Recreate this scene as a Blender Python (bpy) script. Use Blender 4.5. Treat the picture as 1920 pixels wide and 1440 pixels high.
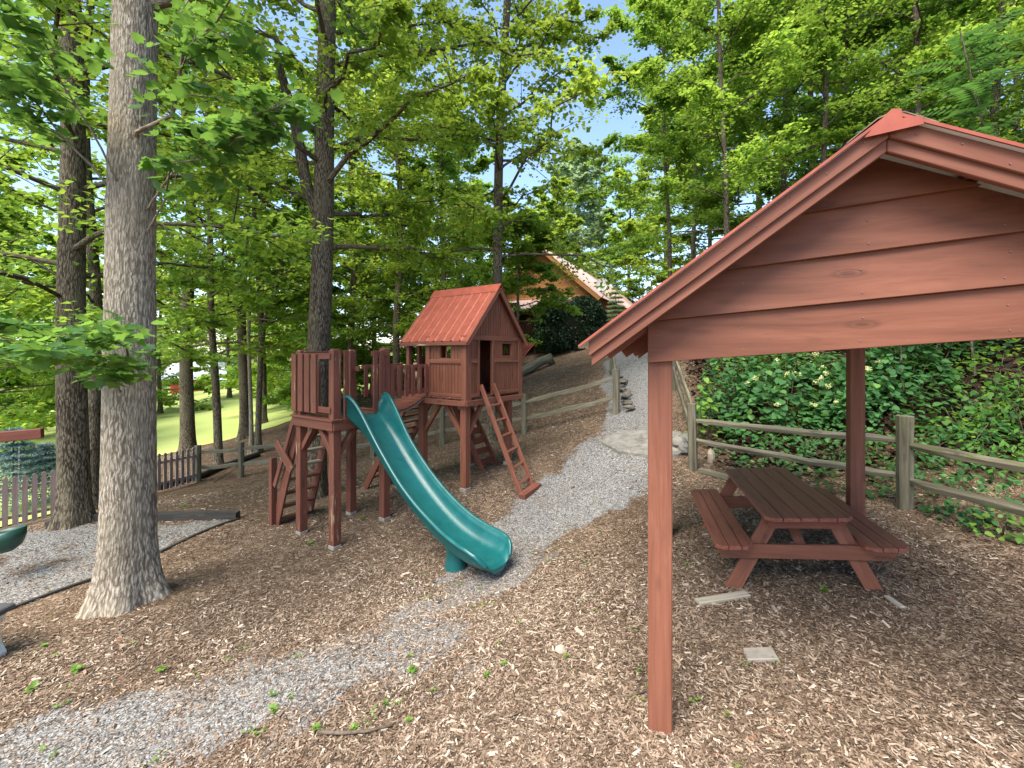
import bpy, math, random
import numpy as np
from mathutils import Vector, Matrix

for o in list(bpy.data.objects):
    bpy.data.objects.remove(o)
scene = bpy.context.scene
COL = scene.collection
R = math.radians

# ------------------------------------------------------------------ camera
CZ = 2.4                       # camera height in the world
FP, CX, HY = 820.0, 960.0, 663.0   # focal length / centre / horizon in photo pixels (1920 x 1440)
cd = bpy.data.cameras.new('camera')
cam = bpy.data.objects.new('camera', cd)
COL.objects.link(cam)
cd.sensor_width = 36
cd.lens = 36 * FP / 1920
cd.shift_y = -(720 - HY) / 1920
cd.clip_start, cd.clip_end = 0.05, 600
cam.location = (0, 0, CZ)
cam.rotation_euler = (R(90), 0, 0)
scene.camera = cam

# ------------------------------------------------------------------ light
SUN_EL, SUN_AZ = 58, 218       # azimuth measured clockwise from +Y (camera looks along +Y)
wd = bpy.data.worlds.new('World')
scene.world = wd
wd.use_nodes = True
wn = wd.node_tree
sky = wn.nodes.new('ShaderNodeTexSky')
sky.sky_type = 'NISHITA'
sky.sun_disc = False
sky.sun_elevation = R(SUN_EL)
sky.sun_rotation = R(SUN_AZ)
sky.air_density, sky.dust_density, sky.ozone_density = 1.0, 0.7, 1.2
wn.links.new(sky.outputs[0], wn.nodes['Background'].inputs[0])
wn.nodes['Background'].inputs[1].default_value = 0.15
sl = bpy.data.lights.new('sun', 'SUN')
sun = bpy.data.objects.new('sun', sl)
COL.objects.link(sun)
sl.energy = 4.2
sl.angle = R(45)
sl.color = (1.0, 0.92, 0.8)
sd = Vector((math.sin(R(SUN_AZ)) * math.cos(R(SUN_EL)), math.cos(R(SUN_AZ)) * math.cos(R(SUN_EL)), math.sin(R(SUN_EL))))
sun.rotation_euler = sd.to_track_quat('Z', 'Y').to_euler()
scene.view_settings.view_transform = 'Standard'
scene.view_settings.look = 'None'
scene.view_settings.gamma = 1
scene.view_settings.exposure = 1.42
scene.cycles.use_denoising = True
scene.cycles.max_bounces = 8
scene.cycles.diffuse_bounces = 6
scene.cycles.glossy_bounces = 2
scene.cycles.transmission_bounces = 5
scene.cycles.transparent_max_bounces = 4
scene.cycles.sample_clamp_indirect = 6

# ------------------------------------------------------------------ materials
def new_mat(name):
    m = bpy.data.materials.new(name)
    m.use_nodes = True
    nt = m.node_tree
    return m, nt, nt.nodes['Principled BSDF']

def nd(nt, typ, **kw):
    n = nt.nodes.new(typ)
    for k, v in kw.items():
        if k.startswith('i_'):
            key = k[2:]
            n.inputs[int(key) if key.isdigit() else key].default_value = v
        else:
            setattr(n, k, v)
    return n

def ramp(nt, src, stops, interp='LINEAR'):
    r = nt.nodes.new('ShaderNodeValToRGB')
    r.color_ramp.interpolation = interp
    el = r.color_ramp.elements
    while len(el) < len(stops):
        el.new(0.5)
    for e, (p, c) in zip(el, stops):
        e.position = p
        e.color = (*c, 1) if len(c) == 3 else c
    nt.links.new(src, r.inputs[0])
    return r.outputs[0]

def vmul(nt, src, v):
    m = nd(nt, 'ShaderNodeVectorMath', operation='MULTIPLY')
    nt.links.new(src, m.inputs[0])
    m.inputs[1].default_value = v
    return m.outputs[0]

def noise(nt, vec, scale, detail=3, rough=0.6, dist=0.0):
    n = nd(nt, 'ShaderNodeTexNoise')
    n.inputs['Scale'].default_value = scale
    n.inputs['Detail'].default_value = detail
    n.inputs['Roughness'].default_value = rough
    n.inputs['Distortion'].default_value = dist
    nt.links.new(vec, n.inputs['Vector'])
    return n.outputs['Fac']

def voro(nt, vec, scale, out='Distance', feature='F1', rand=1.0):
    n = nd(nt, 'ShaderNodeTexVoronoi', feature=feature)
    n.inputs['Scale'].default_value = scale
    n.inputs['Randomness'].default_value = rand
    nt.links.new(vec, n.inputs['Vector'])
    return n.outputs[out]

def mixc(nt, fac, a, b, mode='MIX'):
    m = nd(nt, 'ShaderNodeMix', data_type='RGBA', blend_type=mode)
    for sock, v in ((m.inputs[0], fac), (m.inputs[6], a), (m.inputs[7], b)):
        if isinstance(v, (int, float)):
            sock.default_value = v
        elif isinstance(v, tuple):
            sock.default_value = (*v, 1)
        else:
            nt.links.new(v, sock)
    return m.outputs[2]

def math_n(nt, op, a, b=None, c=None):
    m = nd(nt, 'ShaderNodeMath', operation=op)
    for i, v in enumerate((a, b, c)):
        if v is None:
            continue
        if isinstance(v, (int, float)):
            m.inputs[i].default_value = v
        else:
            nt.links.new(v, m.inputs[i])
    return m.outputs[0]

def bump(nt, bs, h, strength=0.3, dist=0.01, sock='Normal'):
    b = nd(nt, 'ShaderNodeBump')
    b.inputs['Strength'].default_value = strength
    b.inputs['Distance'].default_value = dist
    nt.links.new(h, b.inputs['Height'])
    nt.links.new(b.outputs[0], bs.inputs[sock])

def attr(nt, name, out='Vector'):
    return nd(nt, 'ShaderNodeAttribute', attribute_name=name).outputs[out]

def wood_mat(name, dark, mid, light, rough=0.62, grain=22, wear=None, wear_lo=0.62, knots=True, bstr=0.35):
    m, nt, b = new_mat(name)
    gc = attr(nt, 'gc')
    g = noise(nt, vmul(nt, gc, (1.3, grain, grain)), 1.0, 5, 0.65, 0.6)
    col = ramp(nt, g, [(0.28, dark), (0.52, mid), (0.78, light)])
    blot = noise(nt, vmul(nt, gc, (1.1, 3, 3)), 1.0, 3)
    col = mixc(nt, ramp(nt, blot, [(0.35, (0, 0, 0)), (0.7, (1, 1, 1))]), col, mixc(nt, 0.25, col, dark), 'MIX')
    h = g
    if knots:
        k = voro(nt, vmul(nt, gc, (2.1, 6.5, 6.5)), 1.0)
        kf = ramp(nt, k, [(0.06, (1, 1, 1)), (0.1, (0.25, 0.25, 0.25)), (0.13, (0.7, 0.7, 0.7)), (0.2, (0, 0, 0))])
        col = mixc(nt, math_n(nt, 'MULTIPLY', kf, 0.6), col, tuple(x * 0.45 for x in dark))
    if wear:
        w1 = noise(nt, vmul(nt, gc, (3, 26, 26)), 1.0, 6, 0.7)
        w2 = noise(nt, vmul(nt, gc, (1.7, 4, 4)), 1.0, 2)
        w = math_n(nt, 'MULTIPLY_ADD', w1, 0.55, math_n(nt, 'MULTIPLY', w2, 0.45))
        wf = ramp(nt, w, [(wear_lo, (0, 0, 0)), (wear_lo + 0.05, (1, 1, 1))])
        col = mixc(nt, wf, col, wear)
    nt.links.new(col, b.inputs['Base Color'])
    b.inputs['Roughness'].default_value = rough
    b.inputs['Specular IOR Level'].default_value = 0.3
    bump(nt, b, h, bstr, 0.004)
    return m

RED = wood_mat('red_stain', (0.125, 0.046, 0.028), (0.192, 0.07, 0.041), (0.26, 0.104, 0.064), wear=(0.36, 0.2, 0.14), wear_lo=0.645)
RED_SIDING = wood_mat('red_stain_siding', (0.115, 0.041, 0.022), (0.18, 0.064, 0.036), (0.238, 0.091, 0.053), grain=12, bstr=0.6, wear=(0.3, 0.14, 0.095), wear_lo=0.65)
RED_OLD = wood_mat('red_stain_worn', (0.1, 0.037, 0.024), (0.16, 0.056, 0.036), (0.225, 0.083, 0.055), wear=(0.36, 0.24, 0.15), wear_lo=0.60)
RED_DARK = wood_mat('brown_stain', (0.115, 0.037, 0.025), (0.175, 0.054, 0.035), (0.235, 0.08, 0.055), rough=0.5, wear=(0.2, 0.1, 0.08), wear_lo=0.66)
TABLETOP = wood_mat('skylit_table_stain', (0.15, 0.05, 0.034), (0.225, 0.076, 0.052), (0.3, 0.112, 0.08), rough=0.45, wear=(0.33, 0.2, 0.16), wear_lo=0.65)  # stain lightened to stand in for sky light on the table boards
GREYWOOD = wood_mat('weathered_wood', (0.06, 0.053, 0.036), (0.14, 0.126, 0.086), (0.27, 0.25, 0.185), wear=(0.1, 0.115, 0.045), wear_lo=0.57, bstr=0.6)
PALEWOOD = wood_mat('pale_wood', (0.2, 0.17, 0.13), (0.36, 0.32, 0.25), (0.48, 0.44, 0.36))
PICKET = wood_mat('picket_paint', (0.2, 0.145, 0.125), (0.3, 0.225, 0.2), (0.37, 0.29, 0.26), knots=False)
TIMBER = wood_mat('black_timber', (0.022, 0.02, 0.018), (0.045, 0.041, 0.036), (0.085, 0.077, 0.067))
ORANGE = wood_mat('log_siding', (0.18, 0.08, 0.025), (0.28, 0.13, 0.042), (0.36, 0.18, 0.06))

def bark_mat(name, dark, mid, light, moss=None):
    m, nt, b = new_mat(name)
    gc = attr(nt, 'gc')
    wv = nd(nt, 'ShaderNodeVectorMath', operation='ADD')
    wn_ = nd(nt, 'ShaderNodeTexNoise'); wn_.inputs['Scale'].default_value = 7; wn_.inputs['Detail'].default_value = 4
    nt.links.new(gc, wn_.inputs['Vector']); nt.links.new(gc, wv.inputs[0])
    nt.links.new(vmul(nt, wn_.outputs['Color'], (0.12, 0.05, 0.05)), wv.inputs[1])
    r1 = noise(nt, vmul(nt, wv.outputs[0], (11, 60, 60)), 1.0, 6, 0.7, 0.2)
    r2 = voro(nt, vmul(nt, wv.outputs[0], (10, 44, 44)), 1.0, 'Distance', 'F1')
    ridge = math_n(nt, 'MULTIPLY_ADD', ramp(nt, r2, [(0.15, (1, 1, 1)), (0.75, (0, 0, 0))]), 0.42, math_n(nt, 'MULTIPLY', r1, 0.62))
    col = ramp(nt, ridge, [(0.36, dark), (0.5, mid), (0.72, light)])
    big = noise(nt, vmul(nt, gc, (1.6, 3.5, 3.5)), 1.0, 4)
    col = mixc(nt, ramp(nt, big, [(0.45, (0, 0, 0)), (0.68, (0.75, 0.75, 0.75))]), col, mid if moss is None else mixc(nt, 0.5, mid, moss))
    col2 = mixc(nt, ramp(nt, noise(nt, vmul(nt, gc, (0.9, 2, 2)), 1.0, 3), [(0.48, (0, 0, 0)), (0.66, (0.7, 0.7, 0.7))]), col, mixc(nt, 0.55, col, dark))
    nt.links.new(col2, b.inputs['Base Color'])
    b.inputs['Roughness'].default_value = 0.9
    b.inputs['Specular IOR Level'].default_value = 0.1
    bump(nt, b, ridge, 1.0, 0.03)
    return m

BARK = bark_mat('bark_grey', (0.17, 0.138, 0.1), (0.34, 0.29, 0.222), (0.5, 0.44, 0.355), (0.3, 0.26, 0.19))
BARK_D = bark_mat('bark_dark', (0.045, 0.035, 0.025), (0.135, 0.108, 0.077), (0.255, 0.215, 0.16), (0.18, 0.17, 0.11))

def leaf_mat(name, stops, trans, tfac=0.5, rough=0.5):
    m, nt, b = new_mat(name)
    a = attr(nt, 'rnd', 'Fac')
    col = ramp(nt, a, stops)
    nt.links.new(col, b.inputs['Base Color'])
    b.inputs['Roughness'].default_value = rough
    b.inputs['Specular IOR Level'].default_value = 0.35
    t = nd(nt, 'ShaderNodeBsdfTranslucent')
    nt.links.new(mixc(nt, 0.6, col, trans), t.inputs[0])
    mx = nd(nt, 'ShaderNodeMixShader')
    mx.inputs[0].default_value = tfac
    nt.links.new(b.outputs[0], mx.inputs[1])
    nt.links.new(t.outputs[0], mx.inputs[2])
    nt.links.new(mx.outputs[0], nt.nodes['Material Output'].inputs[0])
    return m

LEAF = leaf_mat('leaf_maple', [(0, (0.05, 0.13, 0.022)), (0.45, (0.1, 0.235, 0.033)), (0.85, (0.17, 0.33, 0.042)), (1, (0.36, 0.4, 0.05))], (0.46, 0.62, 0.07), 0.6)
LEAF_Y = leaf_mat('leaf_poplar', [(0, (0.05, 0.13, 0.02)), (0.5, (0.1, 0.24, 0.03)), (0.9, (0.19, 0.36, 0.04)), (1, (0.42, 0.45, 0.06))], (0.55, 0.64, 0.07), 0.6)
LEAF_D = leaf_mat('leaf_deep', [(0, (0.045, 0.125, 0.022)), (0.5, (0.085, 0.22, 0.033)), (1, (0.155, 0.31, 0.042))], (0.42, 0.6, 0.065), 0.6)
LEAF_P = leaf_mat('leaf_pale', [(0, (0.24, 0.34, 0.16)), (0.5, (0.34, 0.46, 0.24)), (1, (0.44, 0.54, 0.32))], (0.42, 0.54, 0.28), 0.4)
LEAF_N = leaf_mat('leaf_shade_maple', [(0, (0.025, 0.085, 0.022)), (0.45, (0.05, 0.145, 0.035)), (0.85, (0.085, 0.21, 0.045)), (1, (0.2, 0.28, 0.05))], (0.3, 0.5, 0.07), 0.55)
LEAF_H = leaf_mat('leaf_broad', [(0, (0.02, 0.075, 0.022)), (0.5, (0.042, 0.135, 0.036)), (0.92, (0.085, 0.21, 0.05)), (1, (0.16, 0.3, 0.06))], (0.16, 0.34, 0.05), 0.35, 0.7)  # leaf green lowered so the colour carries the shade of the bank
NEEDLE = leaf_mat('needle_blue', [(0, (0.06, 0.12, 0.12)), (0.5, (0.12, 0.2, 0.2)), (1, (0.22, 0.32, 0.32))], (0.15, 0.25, 0.22), 0.2)
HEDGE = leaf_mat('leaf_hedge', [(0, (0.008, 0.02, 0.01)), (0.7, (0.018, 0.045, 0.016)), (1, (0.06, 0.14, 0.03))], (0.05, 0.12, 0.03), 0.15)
FLOWER = leaf_mat('flower_pale', [(0, (0.4, 0.5, 0.16)), (1, (0.62, 0.66, 0.36))], (0.6, 0.66, 0.3), 0.3)
WEED = leaf_mat('leaf_weed', [(0, (0.08, 0.18, 0.03)), (1, (0.2, 0.34, 0.05))], (0.3, 0.5, 0.05), 0.4)

def simple(name, col, rough=0.5, metal=0.0, spec=0.5, var=0.25, scale=6.0, bstr=0.0):
    m, nt, b = new_mat(name)
    gp = nd(nt, 'ShaderNodeNewGeometry').outputs['Position']
    n = noise(nt, gp, scale, 5, 0.65)
    c = mixc(nt, ramp(nt, n, [(0.3, (0, 0, 0)), (0.7, (1, 1, 1))]), tuple(x * (1 - var) for x in col), tuple(min(1, x * (1 + var)) for x in col))
    nt.links.new(c, b.inputs['Base Color'])
    b.inputs['Roughness'].default_value = rough
    b.inputs['Metallic'].default_value = metal
    b.inputs['Specular IOR Level'].default_value = spec
    if bstr:
        bump(nt, b, n, bstr, 0.01)
    return m

METAL_RED = simple('red_metal_roof', (0.27, 0.066, 0.04), 0.42, 0.0, 0.35, 0.22, 7)
METAL_PINK = simple('faded_metal_roof', (0.44, 0.31, 0.29), 0.5, 0.0, 0.5, 0.08, 1)
GALV = simple('galvanised_metal', (0.72, 0.74, 0.74), 0.5, 0.0, 0.5, 0.1, 8)
CHAIN = simple('chain_steel', (0.4, 0.4, 0.4), 0.4, 0.9, 0.5, 0.1, 8)
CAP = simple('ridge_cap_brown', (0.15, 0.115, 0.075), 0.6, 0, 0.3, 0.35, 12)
CONCRETE = simple('concrete', (0.26, 0.235, 0.2), 0.9, 0, 0.2, 0.22, 9, 0.3)
STONE = simple('stone', (0.17, 0.16, 0.14), 0.9, 0, 0.2, 0.4, 7, 0.5)
STONE_L = simple('light_stone', (0.36, 0.3, 0.22), 0.9, 0, 0.2, 0.3, 14, 0.4)
PIPE = simple('black_pipe', (0.02, 0.02, 0.02), 0.45, 0, 0.4, 0.2, 8)
WHITE = simple('white_cast', (0.62, 0.63, 0.6), 0.6, 0, 0.3, 0.12, 6)
GREENP = simple('dark_green_plastic', (0.012, 0.06, 0.04), 0.4, 0, 0.5, 0.2, 6)
DARK = simple('dark_interior', (0.03, 0.018, 0.014), 0.8, 0, 0.2, 0.3, 6)
SLATEDARK = simple('dark_rail', (0.05, 0.025, 0.02), 0.7, 0, 0.2, 0.3, 6)
BARNRED = simple('barn_red', (0.4, 0.04, 0.05), 0.7, 0, 0.2, 0.2, 2)
BARNROOF = simple('barn_roof', (0.3, 0.36, 0.4), 0.5, 0, 0.4, 0.1, 2)
STICK = simple('stick_bark', (0.12, 0.095, 0.07), 0.9, 0, 0.1, 0.4, 30)

def teal_mat():
    m, nt, b = new_mat('teal_plastic')
    gp = nd(nt, 'ShaderNodeNewGeometry').outputs['Position']
    n = noise(nt, gp, 4, 6, 0.7)
    c = ramp(nt, n, [(0.3, (0.004, 0.074, 0.075)), (0.7, (0.007, 0.108, 0.108))])
    sc = noise(nt, vmul(nt, gp, (30, 30, 7)), 1.0, 6, 0.8)
    c = mixc(nt, ramp(nt, sc, [(0.6, (0, 0, 0)), (0.75, (0.5, 0.5, 0.5))]), c, (0.06, 0.22, 0.19))
    nt.links.new(c, b.inputs['Base Color'])
    nt.links.new(ramp(nt, n, [(0.3, (0.25, 0.25, 0.25)), (0.75, (0.42, 0.42, 0.42))]), b.inputs['Roughness'])
    b.inputs['Specular IOR Level'].default_value = 0.55
    bump(nt, b, sc, 0.06, 0.003)
    return m
TEAL = teal_mat()

def ground_mat():
    m, nt, b = new_mat('mulch_ground')
    gp = nd(nt, 'ShaderNodeNewGeometry').outputs['Position']
    warp = nd(nt, 'ShaderNodeVectorMath', operation='ADD')
    nz = nd(nt, 'ShaderNodeTexNoise')
    nz.inputs['Scale'].default_value = 9
    nt.links.new(gp, nz.inputs['Vector'])
    nt.links.new(gp, warp.inputs[0])
    nt.links.new(vmul(nt, nz.outputs['Color'], (0.1, 0.1, 0.1)), warp.inputs[1])
    w = warp.outputs[0]
    va = nd(nt, 'ShaderNodeTexVoronoi'); va.inputs['Scale'].default_value = 42
    nt.links.new(vmul(nt, w, (1, 1.8, 1)), va.inputs['Vector'])
    vb = nd(nt, 'ShaderNodeTexVoronoi'); vb.inputs['Scale'].default_value = 60
    nt.links.new(vmul(nt, w, (1.9, 1, 1)), vb.inputs['Vector'])
    sa = nd(nt, 'ShaderNodeSeparateColor'); nt.links.new(va.outputs['Color'], sa.inputs[0])
    sb = nd(nt, 'ShaderNodeSeparateColor'); nt.links.new(vb.outputs['Color'], sb.inputs[0])
    br = [(0.0, (0.035, 0.023, 0.015)), (0.35, (0.10, 0.064, 0.041)), (0.65, (0.19, 0.125, 0.08)), (0.88, (0.29, 0.21, 0.14)), (1.0, (0.42, 0.33, 0.24))]
    mul = mixc(nt, ramp(nt, sb.outputs[1], [(0.45, (0, 0, 0)), (0.55, (1, 1, 1))]), ramp(nt, sa.outputs[0], br), ramp(nt, sb.outputs[0], br))
    patch = noise(nt, gp, 0.9, 5, 0.65)
    mul = mixc(nt, ramp(nt, patch, [(0.38, (0.55, 0.55, 0.55)), (0.62, (0, 0, 0))]), mul, (0.06, 0.04, 0.026))
    mid_ = noise(nt, gp, 7, 6, 0.75)
    mul = mixc(nt, ramp(nt, mid_, [(0.35, (0.6, 0.6, 0.6)), (0.5, (0, 0, 0))]), mul, (0.075, 0.052, 0.036))
    mul = mixc(nt, ramp(nt, mid_, [(0.52, (0, 0, 0)), (0.72, (0.7, 0.7, 0.7))]), mul, (0.33, 0.25, 0.18))
    # gravel
    vg = nd(nt, 'ShaderNodeTexVoronoi'); vg.inputs['Scale'].default_value = 75
    nt.links.new(w, vg.inputs['Vector'])
    sg = nd(nt, 'ShaderNodeSeparateColor'); nt.links.new(vg.outputs['Color'], sg.inputs[0])
    gr = ramp(nt, sg.outputs[0], [(0, (0.08, 0.077, 0.073)), (0.5, (0.195, 0.189, 0.181)), (1, (0.36, 0.352, 0.34))])
    gm = attr(nt, 'gravel', 'Fac')
    gn = noise(nt, gp, 6, 6, 0.7)
    gf = ramp(nt, math_n(nt, 'MULTIPLY_ADD', gn, 0.9, math_n(nt, 'SUBTRACT', gm, 0.45)), [(0.42, (0, 0, 0)), (0.6, (1, 1, 1))])
    col = mixc(nt, gf, mul, gr)
    # leaf litter on the bank, darkened to stand in for tree shade
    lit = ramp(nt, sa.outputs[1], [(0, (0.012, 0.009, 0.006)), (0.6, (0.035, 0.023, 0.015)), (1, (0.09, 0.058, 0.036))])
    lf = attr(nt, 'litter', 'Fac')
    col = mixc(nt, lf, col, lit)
    nt.links.new(col, b.inputs['Base Color'])
    b.inputs['Roughness'].default_value = 0.95
    b.inputs['Specular IOR Level'].default_value = 0.1
    hh = math_n(nt, 'ADD', va.outputs['Distance'], math_n(nt, 'ADD', sa.outputs[0], sb.outputs[0]))
    bump(nt, b, hh, 0.7, 0.012)
    return m
GROUND = ground_mat()

def lawn_mat():
    m, nt, b = new_mat('lawn_grass')
    gp = nd(nt, 'ShaderNodeNewGeometry').outputs['Position']
    n = noise(nt, gp, 0.35, 5, 0.6)
    f = noise(nt, gp, 14, 6, 0.8)
    c = ramp(nt, n, [(0.3, (0.33, 0.39, 0.12)), (0.7, (0.42, 0.46, 0.17))])
    c = mixc(nt, math_n(nt, 'MULTIPLY', f, 0.5), c, (0.18, 0.28, 0.05))
    nt.links.new(c, b.inputs['Base Color'])
    b.inputs['Roughness'].default_value = 0.9
    b.inputs['Specular IOR Level'].default_value = 0.1
    bump(nt, b, f, 0.6, 0.03)
    return m
LAWN = lawn_mat()

def chip_mat(name, stops, rough=0.85):
    m, nt, b = new_mat(name)
    col = ramp(nt, attr(nt, 'rnd', 'Fac'), stops)
    gp = nd(nt, 'ShaderNodeNewGeometry').outputs['Position']
    col = mixc(nt, noise(nt, gp, 120, 3), col, mixc(nt, 0.5, col, (0.05, 0.035, 0.025)))
    nt.links.new(col, b.inputs['Base Color'])
    b.inputs['Roughness'].default_value = rough
    b.inputs['Specular IOR Level'].default_value = 0.10
    return m
CHIPS = chip_mat('bark_chip', [(0, (0.07, 0.049, 0.034)), (0.3, (0.175, 0.12, 0.082)), (0.6, (0.285, 0.207, 0.146)), (0.85, (0.4, 0.31, 0.23)), (0.985, (0.54, 0.46, 0.37)), (1, (0.32, 0.1, 0.045))])
GRAVEL = chip_mat('gravel_stone', [(0, (0.085, 0.081, 0.077)), (0.5, (0.22, 0.213, 0.203)), (0.88, (0.39, 0.38, 0.365)), (1, (0.24, 0.18, 0.135))])
LITTER = chip_mat('dead_leaf', [(0, (0.015, 0.011, 0.008)), (0.5, (0.045, 0.028, 0.018)), (0.88, (0.1, 0.064, 0.04)), (1, (0.24, 0.16, 0.1))])  # dead leaves with the bank's tree shade darkened into their colour

# ------------------------------------------------------------------ object helpers
ORG = {}
def tag(o, label=None, cat=None, group=None, kind=None):
    if label: o['label'] = label
    if cat: o['category'] = cat
    if group: o['group'] = group
    if kind: o['kind'] = kind
    return o

def thing(name, loc, label, cat, group=None):
    o = bpy.data.objects.new(name, None)
    o.empty_display_size = 0.1
    COL.objects.link(o)
    o.location = loc
    ORG[o] = Vector(loc)
    return tag(o, label, cat, group)

RNG = random.Random(7)

class MB:
    """collects shapes; build() links them as one mesh object"""
    def __init__(s):
        s.v, s.f, s.g = [], [], []
    def add(s, pts, faces, axis):
        a = Vector(axis).normalized()
        t = Vector((0, 0, 1)) if abs(a.z) < 0.9 else Vector((1, 0, 0))
        b = a.cross(t).normalized()
        c = a.cross(b)
        off = Vector((RNG.uniform(0, 90), RNG.uniform(0, 90), RNG.uniform(0, 90)))
        n = len(s.v)
        for p in pts:
            p = Vector(p)
            s.v.append(p)
            s.g.append(Vector((p.dot(a), p.dot(b), p.dot(c))) + off)
        s.f += [tuple(i + n for i in f) for f in faces]
        return s
    def hexa(s, p, axis):           # p: 8 corners, bottom ring then top ring
        return s.add(p, [(3, 2, 1, 0), (4, 5, 6, 7), (0, 1, 5, 4), (1, 2, 6, 5), (2, 3, 7, 6), (3, 0, 4, 7)], axis)
    def beam(s, p0, p1, w, h, up=(0, 0, 1)):   # w across, h along up
        p0, p1 = Vector(p0), Vector(p1)
        a = (p1 - p0).normalized()
        u = Vector(up)
        sd_ = a.cross(u)
        if sd_.length < 1e-4:
            sd_ = a.cross(Vector((0, 1, 0)))
        sd_.normalize()
        u = sd_.cross(a).normalized()
        q = [(-w/2, -h/2), (w/2, -h/2), (w/2, h/2), (-w/2, h/2)]
        return s.hexa([p0 + sd_*x + u*y for x, y in q] + [p1 + sd_*x + u*y for x, y in q], a)
    def prism(s, poly, vec, axis):
        n = len(poly)
        vec = Vector(vec)
        pts = [Vector(p) for p in poly] + [Vector(p) + vec for p in poly]
        fs = [tuple(range(n - 1, -1, -1)), tuple(range(n, 2*n))] + [(i, (i+1) % n, n + (i+1) % n, n + i) for i in range(n)]
        return s.add(pts, fs, axis)
    def tube(s, pts, rad, n=6, cap=True):
        pts = [Vector(p) for p in pts]
        m = len(pts)
        base = len(s.v)
        off = Vector((RNG.uniform(0, 90), RNG.uniform(0, 90), RNG.uniform(0, 90)))
        ref = Vector((0, 1, 0))
        L = 0
        for i, p in enumerate(pts):
            a = (pts[min(i+1, m-1)] - pts[max(i-1, 0)]).normalized()
            if abs(a.dot(ref)) > 0.95:
                ref = Vector((1, 0, 0))
            x = (ref - a*ref.dot(a)).normalized()
            y = a.cross(x)
            r = rad[i] if hasattr(rad, '__len__') else rad
            if i: L += (p - pts[i-1]).length
            for k in range(n):
                t = 2*math.pi*k/n
                s.v.append(p + (x*math.cos(t) + y*math.sin(t))*r)
                s.g.append(off + Vector((L, t*max(r, 0.02), 0)))
        for i in range(m-1):
            for k in range(n):
                s.f.append((base+i*n+k, base+i*n+(k+1) % n, base+(i+1)*n+(k+1) % n, base+(i+1)*n+k))
        if cap:
            s.f.append(tuple(base+k for k in range(n-1, -1, -1)))
            s.f.append(tuple(base+(m-1)*n+k for k in range(n)))
        return s
    def build(s, name, mat, parent=None, bevel=0.0, smooth=False, loc=None):
        o0 = ORG[parent] if parent is not None else (Vector(loc) if loc is not None else Vector((0, 0, 0)))
        me = bpy.data.meshes.new(name)
        me.from_pydata([tuple(v - o0) for v in s.v], [], s.f)
        at = me.attributes.new('gc', 'FLOAT_VECTOR', 'POINT')
        at.data.foreach_set('vector', np.array(s.g, dtype=np.float32).ravel())
        me.materials.append(mat)
        if smooth:
            me.shade_smooth()
        o = bpy.data.objects.new(name, me)
        COL.objects.link(o)
        if parent is not None:
            o.parent = parent
        elif loc is not None:
            o.location = loc
        ORG[o] = o0
        if bevel:
            b = o.modifiers.new('edge', 'BEVEL')
            b.width = bevel
            b.segments = 1
            b.limit_method = 'ANGLE'
            b.angle_limit = R(40)
        return o

def beam(name, mat, parent, p0, p1, w, h, up=(0, 0, 1), bevel=0.005):
    return MB().beam(p0, p1, w, h, up).build(name, mat, parent, bevel)

def mesh_np(name, V, F, mat, parent=None, rnd=None, gc=None, loc=None, smooth=False):
    """V (n,3) world coordinates, F (m,k) faces"""
    o0 = ORG[parent] if parent is not None else (Vector(loc) if loc is not None else Vector((0, 0, 0)))
    V = np.asarray(V, dtype=np.float32) - np.array(o0, dtype=np.float32)
    F = np.asarray(F, dtype=np.int32)
    me = bpy.data.meshes.new(name)
    me.vertices.add(len(V))
    me.vertices.foreach_set('co', V.ravel())
    k = F.shape[1]
    me.loops.add(F.size)
    me.loops.foreach_set('vertex_index', F.ravel())
    me.polygons.add(len(F))
    me.polygons.foreach_set('loop_start', np.arange(0, F.size, k, dtype=np.int32))
    try:
        me.polygons.foreach_set('loop_total', np.full(len(F), k, dtype=np.int32))
    except Exception:
        pass
    me.update(calc_edges=True)
    if rnd is not None:
        a = me.attributes.new('rnd', 'FLOAT', 'POINT')
        a.data.foreach_set('value', np.asarray(rnd, dtype=np.float32))
    if gc is not None:
        a = me.attributes.new('gc', 'FLOAT_VECTOR', 'POINT')
        a.data.foreach_set('vector', np.asarray(gc, dtype=np.float32).ravel())
    me.materials.append(mat)
    if smooth:
        me.shade_smooth()
    o = bpy.data.objects.new(name, me)
    COL.objects.link(o)
    if parent is not None:
        o.parent = parent
    elif loc is not None:
        o.location = loc
    ORG[o] = o0
    return o

def P(px, py, Y):
    """the place seen at photo pixel (px, py) at distance Y"""
    return Vector(((px-CX)/FP*Y, Y, CZ - (py-HY)/FP*Y))

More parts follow.
